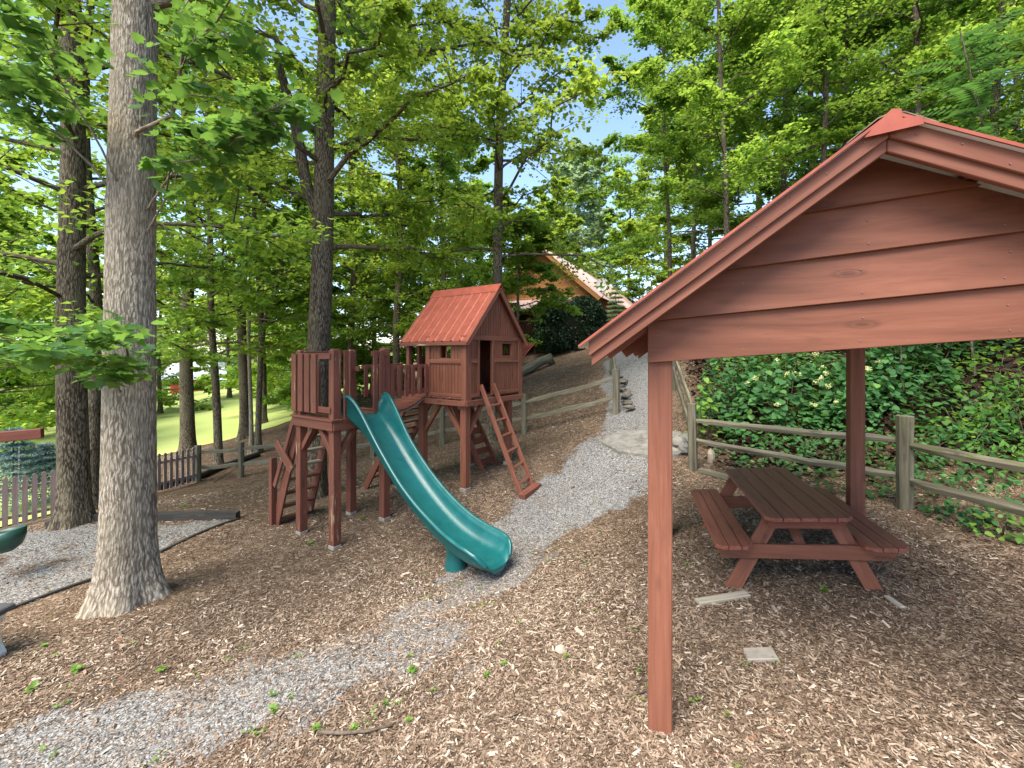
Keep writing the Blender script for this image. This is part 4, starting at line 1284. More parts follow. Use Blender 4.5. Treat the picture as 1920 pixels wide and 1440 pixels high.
def tree(name, label, base, H, dia, crown0, rad, nlimb, ntw, nlf, lsize, leafmat, tmpl, seed, bark=BARK_D, lean=(0, 0), flare=1.6, taper=0.4, wob=0.02, top_up=0.5, low_el=5, extra=(), group='trees around the playground', sides=16, seg=30, rough=0.0, spread=1.0, fork=None, cat='tree', skip=None, flat=0.35, avoid=None):
    base = Vector(base)
    root = thing(name, tuple(base), label, cat, group)
    V, F, G, ax = trunk_mesh(base, H, dia, lean, flare, taper, seg, sides, seed, wob, rough)
    mesh_np('trunk', V, F, bark, root, gc=G, smooth=True)
    c = Crown(seed+100)
    rng = c.rng
    for i in range(nlimb):
        f = (i+rng.random())/nlimb
        z = crown0 + (H-crown0)*f**1.05
        az = i*2.399 + rng.uniform(-0.5, 0.5)
        el = R(low_el + (70-low_el)*f*top_up*1.4 + rng.uniform(-10, 10))
        L = rad*(1.0-0.72*f**1.6)*rng.uniform(0.7, 1.2)
        p0 = ax(z)
        p1 = p0 + L*np.array([math.cos(az)*math.cos(el), math.sin(az)*math.cos(el), math.sin(el)])
        if avoid and avoid(p1): continue
        c.limb(p0, p1, dia*0.11*(1-0.6*f)+0.006, 0.05, int(ntw*1.35), int(nlf*1.75), spread, lsize*0.84, flat=flat)
    for (z, e, r0, kw) in extra:
        c.limb(ax(z), e, r0, **kw)
    if fork:
        z0, top, r0 = fork
        p0 = ax(z0)
        c.wood.tube([Vector(p0), Vector(p0)*0.75+Vector(top)*0.25+Vector((-0.1, 0, -0.1)), Vector(p0)*0.4+Vector(top)*0.6, Vector(top)], [r0, r0*0.95, r0*0.85, r0*0.6], 10, cap=False)
    c.wood.build('branches', bark, root, smooth=True)
    V, F, rb = c.arrays(tmpl)
    mesh_np('crown', V, F, leafmat, root, rnd=rb)
    return root

def gpt(px, py, Y):
    q = P(px, py, Y); q.z = gp1(q.x, q.y)
    return q

# --- the trunks that stand out
b = gpt(238, 1118, 5.3)
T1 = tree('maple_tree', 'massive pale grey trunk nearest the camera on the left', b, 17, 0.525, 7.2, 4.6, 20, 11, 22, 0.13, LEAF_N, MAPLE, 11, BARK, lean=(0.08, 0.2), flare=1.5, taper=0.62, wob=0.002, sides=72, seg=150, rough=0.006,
     extra=[(5.45, P(455, -40, 4.3), 0.03, dict(arch=-0.05, ntw=12, nlf=20, lsize=0.14, start=0.35)),
            (4.3, P(545, 190, 4.6), 0.016, dict(arch=0.12, ntw=15, nlf=24, lsize=0.13, start=0.5, tlen=0.5)),
            (4.2, P(450, 255, 4.5), 0.014, dict(arch=0.12, ntw=12, nlf=22, lsize=0.13, start=0.5, tlen=0.45)),
            (2.4, P(60, 655, 3.5), 0.012, dict(arch=0.08, ntw=17, nlf=24, lsize=0.12, start=0.3, tlen=0.5, flat=0.14)),
            (2.5, P(215, 615, 3.6), 0.01, dict(arch=0.1, ntw=9, nlf=20, lsize=0.115, start=0.4, tlen=0.34, flat=0.12)),
            (2.6, P(20, 600, 4.4), 0.012, dict(arch=0.06, ntw=12, nlf=22, lsize=0.12, start=0.3, tlen=0.5, flat=0.14)),
            (4.6, P(-10, 130, 4.6), 0.014, dict(arch=0.1, ntw=13, nlf=22, lsize=0.13, start=0.42, tlen=0.55)),
            (4.6, P(50, 30, 4.2), 0.014, dict(arch=0.1, ntw=10, nlf=20, lsize=0.13, start=0.5, tlen=0.45))])
b = gpt(140, 975, 7.9)
T2 = tree('maple_tree', 'second thick trunk behind the big one, beside the picket fence', b, 17, 0.44, 3.2, 4.6, 36, 12, 32, 0.125, LEAF, LOBED, 23, BARK_D, lean=(-0.5, 0.3), flare=1.45, taper=0.5, wob=0.006, sides=32, seg=60, low_el=0)
b = gpt(172, 905, 10.8)
tree('maple_tree', 'slimmer dark trunk showing between the two thick left trunks', b, 15, 0.3, 4.0, 4.0, 28, 10, 24, 0.16, LEAF, QUADL, 31, BARK_D)
b = gpt(588, 936, 9.6)
T8 = tree('poplar_tree', 'tall forked trunk rising behind the play platform', b, 20, 0.5, 5.3, 5.0, 46, 12, 36, 0.14, LEAF_Y, QUADL, 41, BARK_D, lean=(0.5, 0.3), flare=1.4, taper=0.5, wob=0.004, sides=32, seg=70, low_el=8, fork=(6.0, P(520, 110, 9.5), 0.13))
b = gpt(921, 820, 12.6)
T9 = tree('poplar_tree', 'tall slender straight trunk rising behind the playhouse', b, 21, 0.31, 5.0, 4.3, 40, 10, 34, 0.15, LEAF_Y, QUADL, 53, BARK_D, lean=(0.7, 0.2), flare=1.3, taper=0.5, wob=0.008, low_el=0, sides=20, seg=50,
     extra=[(10.8, P(1120, 30, 12.0), 0.06, dict(arch=0.12, ntw=12, nlf=24, lsize=0.14, start=0.35)),
            (9.2, P(1075, 120, 12.2), 0.04, dict(arch=0.05, ntw=14, nlf=30, lsize=0.14, start=0.2)), (7.8, P(1050, 250, 12.0), 0.035, dict(arch=0.05, ntw=12, nlf=28, lsize=0.14, start=0.2)), (10.2, P(1000, 40, 11.6), 0.03, dict(arch=0.05, ntw=12, nlf=28, lsize=0.14, start=0.2)), (8.4, P(800, 150, 12.2), 0.035, dict(arch=0.05, ntw=12, nlf=28, lsize=0.14, start=0.2)), (6.6, P(1030, 350, 12.0), 0.03, dict(arch=0.03, ntw=10, nlf=26, lsize=0.14, start=0.2))])
b = gpt(352, 855, 17)
tree('oak_tree', 'flared dark trunk at the corner of the rail and picket fences', b, 18, 0.50, 4.0, 5.0, 26, 11, 22, 0.2, LEAF, QUADL, 61, BARK_D, flare=1.7)
b = gpt(410, 868, 15.3)
tree('oak_tree', 'slender slightly leaning trunk above the black drain pipe', b, 15, 0.27, 3.8, 4.2, 28, 10, 22, 0.19, LEAF_Y, QUADL, 67, BARK_D, lean=(-0.6, 0.1), flare=1.4)
b = gpt(458, 812, 19.5)
tree('oak_tree', 'broad trunk at the lawn edge, leftmost of a cluster', b, 17, 0.42, 4.4, 4.4, 22, 10, 22, 0.22, LEAF_Y, QUADL, 71, BARK_D)
b = gpt(471, 838, 16.8)
tree('oak_tree', 'very thin pale trunk in the middle of the cluster', b, 13, 0.16, 5.0, 3.0, 14, 9, 18, 0.2, LEAF, QUADL, 73, BARK)
b = gpt(484, 836, 16.8)
tree('oak_tree', 'thin dark trunk splitting into two in the cluster', b, 15, 0.22, 4.4, 3.6, 18, 9, 20, 0.2, LEAF, QUADL, 79, BARK_D, fork=(4.2, gpt(540, 836, 17)+Vector((0, 0, 8)), 0.09))
b = gpt(492, 795, 22.5)
tree('oak_tree', 'dark trunk furthest back in the cluster by the lawn', b, 17, 0.4, 4.6, 4.4, 20, 10, 22, 0.24, LEAF_Y, QUADL, 83, BARK_D)
b = gpt(745, 830, 17.5)
tree('poplar_tree', 'trunk in the wood left of the playhouse roof', b, 19, 0.3, 3.2, 4.6, 40, 11, 32, 0.18, LEAF_Y, QUADL, 89, BARK_D, low_el=-5)
b = gpt(660, 820, 20)
tree('poplar_tree', 'far trunk right of the forked tree', b, 20, 0.32, 3.4, 5.0, 40, 11, 32, 0.2, LEAF, QUADL, 97, BARK_D, low_el=-5)
b = gpt(830, 790, 19.5)
tree('poplar_tree', 'leafy tree directly above the playhouse roof', b, 13, 0.28, 2.6, 3.8, 26, 11, 24, 0.2, LEAF_D, QUADL, 101, BARK_D, low_el=-5)
# small maple beside the house, its spray hanging over the hedge
b = gpt(972, 735, 14.8)
tree('young_maple', 'small maple spreading in front of the house right of the playhouse', b, 6.2, 0.13, 3.3, 1.75, 20, 10, 28, 0.16, LEAF_Y, LOBED, 107, BARK_D, low_el=-8)
# right-hand wood on the bank
RT_ = [(1258, 700, 17.5, 15, 0.24, 6.2, 3.0, 24, 'maple leaning its low branches over the house roof', LEAF_D, 113),
       (1365, 700, 13.5, 14, 0.24, 3.2, 3.3, 26, 'leafy maple above the left slope of the shelter roof', LEAF, 127),
       (1470, 690, 15.5, 15, 0.26, 3.4, 3.6, 26, 'thin stemmed maple left of the shelter ridge', LEAF_D, 131),
       (1545, 690, 12.5, 15, 0.22, 4.2, 3.2, 22, 'pale slim trunk just left of the shelter ridge', LEAF, 137),
       (1592, 690, 13.8, 16, 0.30, 4.6, 3.4, 22, 'darker trunk just behind the shelter ridge', LEAF_D, 139),
       (1720, 690, 12.0, 14, 0.24, 3.6, 3.4, 26, 'leafy tree above the right slope of the shelter roof', LEAF, 149),
       (1860, 690, 12.0, 14, 0.26, 3.2, 3.4, 26, 'leafy tree at the top right corner', LEAF_D, 151),
       (1990, 690, 11.0, 12, 0.24, 3.0, 3.2, 22, 'leafy tree cut by the right edge of the picture', LEAF, 157),
       (1300, 690, 22, 17, 0.3, 3.6, 4.4, 26, 'taller tree further up the bank behind the left roof slope', LEAF_D, 163),
       (1640, 690, 19, 17, 0.3, 3.6, 4.6, 26, 'taller tree further up the bank behind the ridge', LEAF_D, 167),
       (1900, 690, 18, 16, 0.3, 3.0, 4.6, 26, 'taller tree further up the bank at far right', LEAF_D, 173)]
for px, py, Y, Hh, dia, c0, rad, nl, lb, lm, sd_ in RT_:
    b = gpt(px, py, Y)
    tree('bank_maple', lb, b, Hh, dia*0.75, c0-0.8, rad*1.1, nl+6, 12, 37, 0.13 if Y < 16 else 0.17, lm, QUADL, sd_, BARK_D, lean=(random.Random(sd_).uniform(-.6, .4), -0.4), low_el=-4, flat=0.22, group='trees on the bank behind the shelter')
# pale willow-like tree behind the house
b = gpt(1085, 650, 44)
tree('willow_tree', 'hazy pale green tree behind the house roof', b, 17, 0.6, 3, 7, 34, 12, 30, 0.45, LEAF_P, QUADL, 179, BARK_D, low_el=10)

# far woodland: three kinds, copied
def copy_tree(src, loc, rz, sc, label, group):
    r = src.copy(); COL.objects.link(r)
    r.location = loc; r.rotation_euler = (0, 0, rz); r.scale = (sc, sc, sc)
    r['label'] = label; r['group'] = group
    for ch in src.children:
        c = ch.copy(); COL.objects.link(c); c.parent = r
    return r
GF = 'far woodland trees'
LF = 'bushy broadleaf tree in the distant woodland beyond the lawn and fence'
protos = []
for k, (lm, sd_) in enumerate(((LEAF, 201), (LEAF_Y, 211), (LEAF_Y, 223))):
    b = [gpt(120, 800, 30), gpt(300, 790, 36), gpt(560, 790, 30)][k]
    protos.append(tree('woodland_tree', LF, b, 13, 0.34, 1.0, 4.8, 30, 11, 34, 0.26, lm, QUADL, sd_, BARK_D, group=GF, low_el=-12, sides=8, seg=10))
far = [(-40, 24, 'above the left end of the swing beam'), (20, 34, 'deep in the wood behind the blue spruce'), (-160, 30, 'past the left edge behind the pickets'), (200, 44, 'seen between the two thick left trunks'), (430, 44, 'across the lawn left of the trunk cluster'),
       (530, 34, 'across the lawn between trunk cluster and platform'), (620, 27, 'just right of the forked trunk'), (700, 30, 'above the bridge rail'), (770, 26, 'left of the playhouse eave'), (860, 30, 'behind the playhouse ridge'), (940, 34, 'behind the slender straight trunk'), (1010, 40, 'behind the house gable peak'),
       (1180, 40, 'beyond the lower end of the pink roof'), (1250, 34, 'above the path top'), (1330, 30, 'behind the lower left roof slope'), (1420, 27, 'behind the middle of the left roof slope'), (1520, 26, 'behind the upper left roof slope'), (1700, 26, 'behind the upper right roof slope'), (1800, 28, 'behind the right roof slope'), (1950, 26, 'at the right edge above the roof'),
       (60, 46, 'far back between swing beam and second trunk'), (330, 58, 'beyond the red outbuilding'), (580, 48, 'behind the forked trunk'), (880, 48, 'far behind the playhouse'), (-260, 40, 'far past the left edge'), (2100, 30, 'past the right edge uphill'), (1120, 58, 'behind the hazy pale tree'), (680, 44, 'far behind the bridge'), (250, 66, 'at the far left end of the lawn'), (1045, 31, 'between the house peak and the slender straight trunk'),
       (400, 62, 'at the far side of the lawn'), (480, 56, 'behind the trunk cluster'), (-20, 20, 'close behind the distant dark pickets'), (575, 24, 'directly behind the platform railing')]
fr = random.Random(5)
for i, (px, Y, lb) in enumerate(far):
    b = gpt(px, 700, Y)
    copy_tree(protos[i % 3], b, fr.uniform(0, 6.28), fr.uniform(0.85, 1.3), 'woodland tree ' + lb, GF)
for o, lb in zip(protos, ('behind the second thick trunk', 'in front of the red outbuilding', 'left of the forked trunk')):
    o['label'] = 'woodland tree ' + lb

# ------------------------------------------------------------------ shrubs on the bank
def shrub(name, label, c, rx, ry, h, n, lsize, mat, tmpl, seed, stems=9, flowers=0, up=0.6, cat='shrub', group='plants on the bank'):
    rng = np.random.default_rng(seed)
    g0 = gp1(c[0], c[1])
    root = thing(name, (c[0], c[1], g0), label, cat, group)
    m = MB()
    tips = []
    for k in range(stems):
        az = rng.uniform(0, 6.28); rr = math.sqrt(rng.random())
        e = np.array([c[0]+rx*rr*math.cos(az), c[1]+ry*rr*math.sin(az), 0])
        e[2] = gp1(e[0], e[1]) + h*rng.uniform(0.55, 1.0)*(1-0.35*rr)
        b0 = np.array([c[0]+(e[0]-c[0])*0.35, c[1]+(e[1]-c[1])*0.35, 0]); b0[2] = gp1(b0[0], b0[1])-0.05
        mid = (b0+e)/2 + np.array([0, 0, 0.1*h])
        m.tube([Vector(b0), Vector(mid), Vector(e)], [0.012, 0.008, 0.004], 4, cap=False)
        tips.append((b0, mid, e))
    tag(m.build('stems', BARK_D, root), kind='stuff')
    # leaves spread over a lumpy dome
    az = rng.uniform(0, 6.28, n); rr = np.sqrt(rng.random(n))
    lump = 0.75 + 0.25*np.sin(az*3+seed)*np.cos(rr*5+seed*2)
    x = c[0]+rx*rr*np.cos(az); y = c[1]+ry*rr*np.sin(az)
    zt_ = h*lump*(1-rr**2.4*0.75)
    z = gz(x, y) + zt_*np.clip(1-0.7*rng.random(n)**1.8, 0.05, 1)
    pos = np.stack([x, y, z], -1)
    outd = np.stack([np.cos(az)*rr, np.sin(az)*rr-0.35, np.full(n, -0.25)], -1) + rng.normal(0, 0.4, (n, 3))
    nr = np.stack([np.cos(az)*rr*0.5, np.sin(az)*rr*0.5-0.35, np.full(n, up+0.4)], -1) + rng.normal(0, 0.28, (n, 3))
    V, F, rb = leaves(pos, outd, nr, lsize*rng.uniform(0.55, 1.2, n), tmpl, rng, np.clip(rng.normal(0.45, 0.2, n), 0, 1))
    mesh_np('foliage', V, F, mat, root, rnd=rb)
    for k in range(flowers):
        a_, r_ = rng.uniform(0, 6.28), math.sqrt(rng.random())*0.85
        q = np.array([c[0]+rx*r_*math.cos(a_), c[1]+ry*r_*math.sin(a_)-0.05, 0])
        q[2] = gp1(q[0], q[1]) + h*(0.75+0.25*math.sin(a_*3+seed)*math.cos(r_*5+seed*2))*(1-r_**2.4*0.75)+0.03
        mm = 46
        dv = unit(rng.normal(0, 1, (mm, 3))*np.array([1, 1, 0.7])+np.array([0, 0, 0.3]))
        V, F, rb = leaves(q + dv*0.05*rng.uniform(0.7, 1.0, (mm, 1)), rng.normal(0, 1, (mm, 3)), dv, np.full(mm, 0.03), QUADL, rng)
        mesh_np('flower_head', V, F, FLOWER, root, rnd=rb)
    return root

c = P(1470, 760, 8.4)
shrub('hydrangea_bush', 'big-leaved hydrangea bush with pale green flower heads behind the rails', (c.x, c.y), 1.15, 0.8, 1.35, 900, 0.135, LEAF_H, HEART, 301, 14, 16)
c = P(1600, 760, 7.7)
shrub('hydrangea_bush', 'second hydrangea bush with flower heads behind the shelter back post', (c.x, c.y), 0.85, 0.6, 1.15, 620, 0.13, LEAF_H, HEART, 303, 12, 12)
c = P(1370, 740, 9.2)
shrub('leafy_bush', 'broad-leaved bush left of the hydrangea by the path fence', (c.x, c.y), 0.7, 0.6, 1.5, 420, 0.15, LEAF_H, LOBED, 305, 9)
c = P(1320, 760, 8.6)
shrub('vine_sprig', 'bright leafy sprig climbing at the corner fence post', (c.x, c.y), 0.28, 0.25, 1.45, 70, 0.13, WEED, HEART, 307, 4)
BK = [(1420, 860, 8.0, 0.8, 0.4, 0.4, 240, 'low green weeds under the rails behind the table'),
      (1560, 870, 6.9, 0.7, 0.35, 0.42, 240, 'low bright weeds beneath the lower rail by the back post'),
      (1780, 880, 5.9, 0.9, 0.5, 0.5, 420, 'leafy groundcover behind the mossy fence post'),
      (1860, 800, 6.6, 1.1, 0.7, 0.6, 460, 'darker groundcover patch up the bank at the right edge'),
      (1730, 790, 7.4, 0.9, 0.6, 0.55, 360, 'groundcover patch between hydrangea and fence post'),
      (1880, 1000, 4.7, 0.35, 0.3, 0.22, 90, 'small bright green weeds in front of the right-hand rails'),
      (1800, 985, 5.0, 0.25, 0.25, 0.2, 60, 'sparse weeds beside the mossy fence post base'),
      (1450, 700, 10.5, 1.4, 0.8, 1.2, 520, 'dark leafy thicket above the hydrangea'),
      (1650, 690, 9.5, 1.3, 0.8, 1.1, 520, 'dark leafy thicket right of the hydrangea'),
      (1850, 690, 8.8, 1.3, 0.8, 1.2, 560, 'dark leafy thicket high on the bank at right')]
for k, (px, py, Y, rx, ry, h, n, lb) in enumerate(BK):
    c = P(px, py, Y)
    shrub('bank_plant', lb, (c.x, c.y), rx, ry, h*1.15, int(n*0.7), 0.08 if h < 0.7 else 0.115, (LEAF_H, LEAF_D, WEED)[0 if h < 0.55 else 1] if k != 5 else WEED, HEART if k % 2 else LOBED, 320+k, 6)

ur = random.Random(21)
spots = [('below the hydrangea', 1500, 800, 7.9), ('right of the second hydrangea', 1690, 745, 8.0), ('above the mossy post', 1740, 720, 8.6), ('beside the first sapling', 1660, 720, 8.9), ('under the right saplings', 1800, 740, 7.7), ('at the right edge above the rails', 1900, 830, 6.2), ('behind the upper right rail', 1810, 860, 6.2), ('behind the lower right rail', 1870, 930, 5.2), ('high above the hydrangea', 1540, 670, 11.5), ('high in the middle of the bank', 1700, 660, 11.0), ('near the bank top at right', 1880, 660, 10.4), ('above the broad-leaved bush', 1390, 680, 11.0), ('just left of the mossy post', 1650, 850, 6.4), ('beneath the middle of the upper rail', 1480, 835, 7.4)]
for k, (lb, px, py, Y) in enumerate(spots):
    c = P(px, py, Y)
    h = 0.4 if py > 780 else ur.uniform(0.9, 1.7)
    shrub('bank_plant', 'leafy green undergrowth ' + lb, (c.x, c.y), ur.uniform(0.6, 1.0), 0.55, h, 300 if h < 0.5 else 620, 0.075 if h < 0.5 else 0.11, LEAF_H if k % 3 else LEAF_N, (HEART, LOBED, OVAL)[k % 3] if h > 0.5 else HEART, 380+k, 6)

tall = [('left of the upper bank', 5.6, 9.6), ('behind the mossy post', 6.3, 7.2), ('mid bank right of the post', 7.2, 7.6), ('upper bank right of the post', 7.6, 9.0), ('far right mid bank', 8.4, 7.4), ('far right upper bank', 9.2, 9.2), ('top of the bank behind the shelter', 6.6, 10.6), ('top of the bank at right', 8.6, 11.0), ('lower right by the rails', 6.9, 5.6)]
for k, (lb, xx_, yy_) in enumerate(tall):
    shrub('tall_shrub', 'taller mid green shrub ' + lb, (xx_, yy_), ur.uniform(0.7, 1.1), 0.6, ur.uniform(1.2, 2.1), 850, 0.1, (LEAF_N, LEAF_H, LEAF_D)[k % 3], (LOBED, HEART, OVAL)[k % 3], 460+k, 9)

# saplings with fern-like compound leaves
def sapling(label, base, H, az, n_fr, seed, fl=0.55, mat=LEAF_H):
    rng = np.random.default_rng(seed)
    root = thing('locust_sapling', tuple(base), label, 'sapling', 'plants on the bank')
    m = MB()
    top = Vector(base) + Vector((0.15*math.cos(az)*H, 0.15*math.sin(az)*H, H))
    pts = [Vector(base)-Vector((0, 0, 0.1)), Vector(base).lerp(top, 0.5)+Vector((0.05, 0, 0)), top]
    m.tube(pts, [0.022, 0.016, 0.008], 6, cap=False)
    pos, tip, nr, sz = [], [], [], []
    for k in range(n_fr):
        f = 0.45 + 0.55*(k+rng.random())/n_fr
        o = np.array(pts[0].lerp(pts[1], f*2) if f < 0.5 else pts[1].lerp(pts[2], f*2-1))
        a = rng.uniform(0, 6.28)
        d = np.array([math.cos(a), math.sin(a), 0.15])
        e = o + d*fl*rng.uniform(0.7, 1.2) - np.array([0, 0, 0.14])
        m.tube([Vector(o), Vector((o+e)/2+np.array([0, 0, 0.07])), Vector(e)], 0.004, 3, cap=False)
        sdv = np.array([-d[1], d[0], 0])
        for j in range(11):
            u_ = 0.15+0.85*j/10
            q = o+(e-o)*u_ + np.array([0, 0, 0.28*u_*(1-u_)])
            for s in (-1, 1):
                pos.append(q); tip.append(sdv*s + d*0.35 + np.array([0, 0, -0.12])); nr.append(np.array([0, 0, 1])+rng.normal(0, 0.2, 3)); sz.append(0.15*fl/0.55*(1-0.4*u_))
    m.build('stem', BARK_D, root)
    V, F, rb = leaves(np.array(pos), np.array(tip), np.array(nr), np.array(sz), OVAL, rng)
    mesh_np('fronds', V, F, mat, root, rnd=rb)
for px, py, Y, H_, n, lb, sd_ in ((1697, 800, 7.2, 2.2, 16, 'thin sapling with feathery leaves right of the shelter back post', 351), (1830, 790, 7.0, 2.5, 18, 'thin sapling with feathery leaves near the right edge', 353), (1905, 760, 7.6, 3.0, 18, 'feathery sapling cut by the right edge under the beam', 355)):
    b = gpt(px, py, Y)
    sapling(lb, b, H_, 1.5, n, sd_)
b = Vector((6.9, 5.6, gp1(6.9, 5.6)))
sapling('tall feathery locust sapling reaching above the right roof slope', b, 5.6, 2.6, 46, 357, 0.7, LEAF_H)

# ------------------------------------------------------------------ blue spruces behind the pickets
def conifer(label, base, H, rad, n, mat, seed, nlen=0.09):
    rng = np.random.default_rng(seed)
    root = thing('spruce_tree', tuple(base), label, 'conifer', 'spruces and conifers')
    m = MB(); m.tube([Vector(base)-Vector((0, 0, 0.2)), Vector(base)+Vector((0, 0, H))], [0.05*H/3, 0.008], 6)
    m.build('trunk', BARK_D, root)
    f = rng.random(n)**0.75
    tier = np.floor(f*11)/11 + 0.02
    az = np.round(rng.uniform(0, 6.28, n)*2.2 + tier*9)/2.2 + rng.normal(0, 0.10, n)
    u_ = rng.random(n)**0.6
    L = rad*(1-tier)*1.05+0.05
    r = L*u_
    z = H*(tier) - 0.12*r + 0.12*r*r/rad + 0.08*H
    pos = np.stack([base[0]+r*np.cos(az), base[1]+r*np.sin(az), base[2]+z], -1)
    tip = np.stack([np.cos(az), np.sin(az), np.full(n, 0.05)], -1)*0.6 + rng.normal(0, 0.7, (n, 3))*np.array([1, 1, 0.5])
    V, F, rb = leaves(pos, tip, rng.normal(0, 1, (n, 3))+np.array([0, 0, 1.0]), nlen*rng.uniform(0.7, 1.3, n), (np.array([(0, 0.09, 0), (0, -0.09, 0), (1, 0, 0.02)]), np.array([(0, 1, 2)])), rng)
    mesh_np('needles', V, F, mat, root, rnd=rb)
conifer('blue spruce behind the picket fence at the left edge', gpt(25, 940, 11.8), 2.2, 1.15, 9000, NEEDLE, 401, 0.12)
conifer('smaller blue spruce nearer the second thick trunk', gpt(85, 935, 12.6), 1.6, 0.95, 6000, NEEDLE, 403, 0.12)
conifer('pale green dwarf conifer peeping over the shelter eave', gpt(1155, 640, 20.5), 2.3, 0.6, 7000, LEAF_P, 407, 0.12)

# ------------------------------------------------------------------ the house on the hill
RD = Vector((0.45, 0.89, 0)).normalized()
GD = Vector((RD.y, -RD.x, 0))
R0 = Vector((1.7, 24.0, 0)); RZ, EZ = 5.74, 3.13
hs = thing('log_house', (R0.x, R0.y, gp1(R0.x, R0.y)), 'orange log house with pale pink metal roof up the hill', 'house')
def HP(g, r, z): return Vector((R0.x, R0.y, CZ+z)) + GD*g + RD*r
HWd = 2.95
def hroof(h, d, z):
    return HP(h, d, RZ - (RZ-EZ)/HWd*abs(h) + z)
for e in (-HWd-0.35, HWd+0.35):
    V, F = ribbed(hroof, -0.5, 20, 0, e, 0.06, 0.03, 0.45)
    MB().add(V, F, RD).build('roof', METAL_PINK, hs)
    beam('barge_board', ORANGE, hs, hroof(e, -0.46, -0.06), hroof(0, -0.46, -0.06), 0.05, 0.22)
for k in range(11):
    z0 = -2.4 + k*0.5
    hw_ = HWd-0.2 if z0 < EZ-0.3 else 0
    m = MB()
    if z0+0.5 < EZ:
        m.beam(HP(-HWd+0.25, 0, z0+0.25), HP(HWd-0.25, 0, z0+0.25), 0.2, 0.49)
        m.beam(HP(HWd-0.25, 0.1, z0+0.25), HP(HWd-0.25, 19, z0+0.25), 0.2, 0.49)
        m.build('log_course', ORANGE, hs, 0.04)
MB().prism([HP(-HWd+0.1, -0.02, EZ-0.4), HP(HWd-0.1, -0.02, EZ-0.4), HP(HWd-0.1, -0.02, EZ), HP(0, -0.02, RZ-0.05), HP(-HWd+0.1, -0.02, EZ)], RD*0.1, GD).build('gable_wall', ORANGE, hs)
# porch across the gable end
MB().prism([HP(-HWd-1.5, -2.6, 2.15), HP(HWd-0.6, -2.6, 2.15), HP(HWd-0.6, 0, 2.95), HP(-HWd-1.5, 0, 2.95)], Vector((0, 0, 0.06)), GD).build('porch_roof', METAL_PINK, hs)
beam('porch_beam', SLATEDARK, hs, HP(-HWd-1.4, -2.4, 2.05), HP(HWd-0.7, -2.4, 2.05), 0.12, 0.2)
for g in (-4.2, -2.6, -1.0, 0.6, 2.1):
    beam('porch_post', SLATEDARK, hs, HP(g, -2.4, -1.0), HP(g, -2.4, 1.97), 0.14, 0.14)
beam('porch_floor', RED_DARK, hs, HP(-HWd-1.4, -1.3, 0.55), HP(HWd-0.7, -1.3, 0.55), 2.5, 0.3)
beam('porch_rail', SLATEDARK, hs, HP(-HWd-1.4, -2.4, 1.62), HP(HWd-0.7, -2.4, 1.62), 0.08, 0.08)
for k in range(44):
    g = -4.1 + k*0.14
    beam('baluster', SLATEDARK, hs, HP(g, -2.4, 0.7), HP(g, -2.4, 1.6), 0.04, 0.04, bevel=0)
# satellite dish on the roof
dc = hroof(HWd-0.2, 2.0, 0.5)
dish = MB()
rings = []
Vd, Fd = [], []
nrm_d = Vector((-0.35, -0.85, 0.4)).normalized()
xa = nrm_d.cross(UPV).normalized(); ya = xa.cross(nrm_d)
for j, r in enumerate((0.001, 0.15, 0.28, 0.36)):
    for k in range(16):
        t = 2*math.pi*k/16
        Vd.append(dc + xa*r*math.cos(t) + ya*r*1.25*math.sin(t) + nrm_d*(r*r*0.6))
for j in range(3):
    for k in range(16):
        Fd.append((j*16+k, j*16+(k+1) % 16, (j+1)*16+(k+1) % 16, (j+1)*16+k))
dt = thing('satellite_dish', tuple(dc), 'grey satellite dish on the pink house roof', 'satellite dish')
dish.add(Vd, Fd, nrm_d).build('reflector', simple('dish_grey', (0.25, 0.24, 0.24), 0.5), dt, smooth=True)
MB().tube([dc, dc+Vector((0.1, 0.15, -0.25)), hroof(HWd-0.1, 2.2, 0.02)], 0.025, 6).build('mast', CHAIN, dt)
MB().tube([dc - ya*0.4, dc + nrm_d*0.4 - ya*0.15, dc+nrm_d*0.45], 0.015, 5).build('feed_arm', CHAIN, dt)

# clipped dark hedge below the house
hc = gpt(1070, 656, 20)
rng = np.random.default_rng(500)
n = 26000
d3 = unit(rng.normal(0, 1, (n, 3)))
sup = np.abs(d3)**0.55*np.sign(d3)
r_ = 1-0.25*rng.random(n)**2.5
HX, HYY, HZ = 1.62, 1.5, 1.3
lump = 1 + 0.05*np.sin(d3[:, 0]*9)*np.sin(d3[:, 2]*8+1)
pos = np.stack([hc.x + sup[:, 0]*HX*r_*lump, hc.y+0.9+sup[:, 1]*HYY*r_*lump, hc.z+1.18+sup[:, 2]*HZ*r_*lump], -1)
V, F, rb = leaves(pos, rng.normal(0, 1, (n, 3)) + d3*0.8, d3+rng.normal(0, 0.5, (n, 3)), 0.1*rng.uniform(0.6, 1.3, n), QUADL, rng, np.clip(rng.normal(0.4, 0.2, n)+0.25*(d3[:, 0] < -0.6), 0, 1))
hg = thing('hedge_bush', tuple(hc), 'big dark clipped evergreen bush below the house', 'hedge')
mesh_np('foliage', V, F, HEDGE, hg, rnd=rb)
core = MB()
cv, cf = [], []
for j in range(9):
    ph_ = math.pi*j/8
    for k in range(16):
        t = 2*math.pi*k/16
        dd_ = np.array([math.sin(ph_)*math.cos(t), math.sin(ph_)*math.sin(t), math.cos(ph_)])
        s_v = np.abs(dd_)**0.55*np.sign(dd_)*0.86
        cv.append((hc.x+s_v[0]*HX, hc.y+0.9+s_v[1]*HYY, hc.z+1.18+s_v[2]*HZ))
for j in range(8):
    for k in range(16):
        cf.append((j*16+k, j*16+(k+1) % 16, (j+1)*16+(k+1) % 16, (j+1)*16+k))
